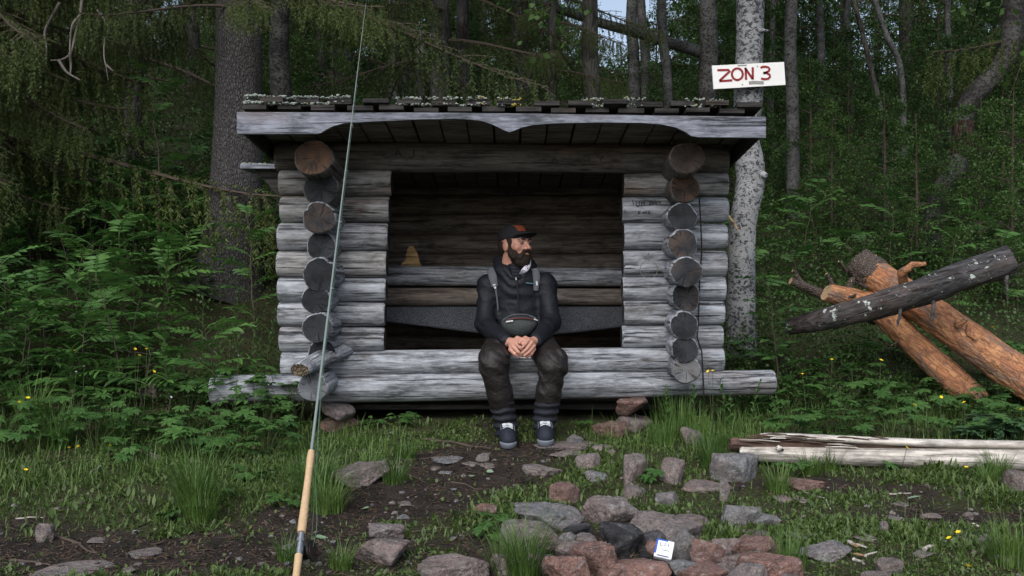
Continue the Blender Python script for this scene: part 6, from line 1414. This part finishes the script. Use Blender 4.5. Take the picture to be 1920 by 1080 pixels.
# trousers
s = SDF((-.34, 5.14, .12), (.42, 6.05, .74), .0055)
s.ell(pelvis + (0, 0, -.02), (.165, .13, .095), None, .04)
for hp, kn, an in ((hipL, kL, aL), (hipR, kR, aR)):
    s.cap(hp + (0, 0, -.01), kn + (0, .03, .0), .090, .077, .03); s.ell(kn + (0, .012, -.002), (.079, .070, .074), None, .03); m1 = lerp(kn, an, .5); s.cap(kn + (0, 0, -.03), m1, .072, .069, .03); s.cap(m1, lerp(kn, an, .85), .068, .056, .02)
def tf(p):
    x, y, z = p.T
    return .006 * fbm(x * 11, y * 8, z * 20, 25, 3) + .0085 * np.sin(z * 75 + x * 60 + 10 * fbm(x * 7, y * 7, z * 7, 18, 2)) * np.clip(fbm(x * 6, y * 6, z * 6, 35, 2) + .25, 0, 1)
s.warp(tf); sdf_obj(s, 'trousers', M['trousers'], ORI, person)
for an, kn in ((aL, kL), (aR, kR)):
    s = SDF(an - .16, an + .2, .005); s.cap(lerp(kn, an, .68), an + (0, 0, .0), .066, .062, .01); s.cap(an, an + (0, -.005, -.03), .062, .060, .01); s.warp(lambda p: .0055 * np.sin(p[:, 2] * 150 + 4 * fbm(p[:, 0] * 14, p[:, 1] * 14, p[:, 2] * 8, 9, 2)) + .003 * fbm(p[:, 0] * 20, p[:, 1] * 20, p[:, 2] * 20, 4, 2)); sdf_obj(s, 'leg_cuff', M['gaiter'], ORI, person)
# shoes
for an, tx, tilt in ((aL, 953, .0), (aR, 1023, .05)):
    toe = P(tx, 832, 5.24); g0 = max(float(hgt(toe[0], 5.30)), float(hgt(an[0], 5.42))); zb = g0 + .012
    heel = np.array([an[0], 5.47, zb + .03]); tp = np.array([toe[0], 5.235, zb + .022])
    s = SDF(np.minimum(heel, tp) - (.1, .09, .06), np.maximum(heel, tp) + (.1, .1, .16), .0042)
    s.cap(heel + (0, -.02, .012), tp + (0, .035, .010), .040, .042, .02); s.ell(lerp(heel, tp, .55) + (0, 0, .035), (.043, .085, .042), None, .03); s.cap(an + (0, 0, -.0), heel + (0, -.01, .02), .042, .042, .03)
    S_, p = s.sl(s.lo, s.lo + s.n * s.h); s.f[S_] = np.maximum(s.f[S_], (zb + .006) - p[..., 2]); sh_o = sdf_obj(s, 'shoe', M['shoe'], ORI, person)
    s = SDF(np.minimum(heel, tp) - (.1, .09, .06), np.maximum(heel, tp) + (.1, .1, .16), .0042); s.cap(heel + (0, -.02, .0), tp + (0, .034, .0), .043, .046, .02); S_, p = s.sl(s.lo, s.lo + s.n * s.h); s.f[S_] = np.maximum.reduce([s.f[S_], (zb - .012) - p[..., 2], p[..., 2] - (zb + .013 + .012 * np.sin((p[..., 1] - 5.2) * 26))]); sdf_obj(s, 'sole', M['sole'], ORI, sh_o)
    vv = np.array([v.co[:] for v in sh_o.data.vertices]) + ORI
    def top_z(x, y):
        k = np.hypot(vv[:, 0] - x, vv[:, 1] - y); c_ = vv[k < .012]; return (c_[:, 2].max() if len(c_) else zb + .06) + .003
    b = MB()
    for q in range(5):
        y = 5.285 + q * .024; cx = np.interp(y, [tp[1], heel[1]], [tp[0], heel[0]])
        for g in (-1, 1): b.tube([np.array([cx + u, y + g * u * .35, top_z(cx + u, y + g * u * .35)]) - ORI for u in np.linspace(-.027, .027, 7)], .0024, 5)
    b.obj('laces', M['lace'], sh_o)
    b = MB()
    for g in (-1, 1):
        pts = [np.array([np.interp(y, [tp[1], heel[1]], [tp[0], heel[0]]) + g * .036, y, top_z(np.interp(y, [tp[1], heel[1]], [tp[0], heel[0]]) + g * .036, y) - .002]) - ORI for y in np.linspace(5.275, 5.385, 9)]; b.tube(pts, .0036, 5)
    b.obj('eyelet_strip', M['strap'], sh_o)
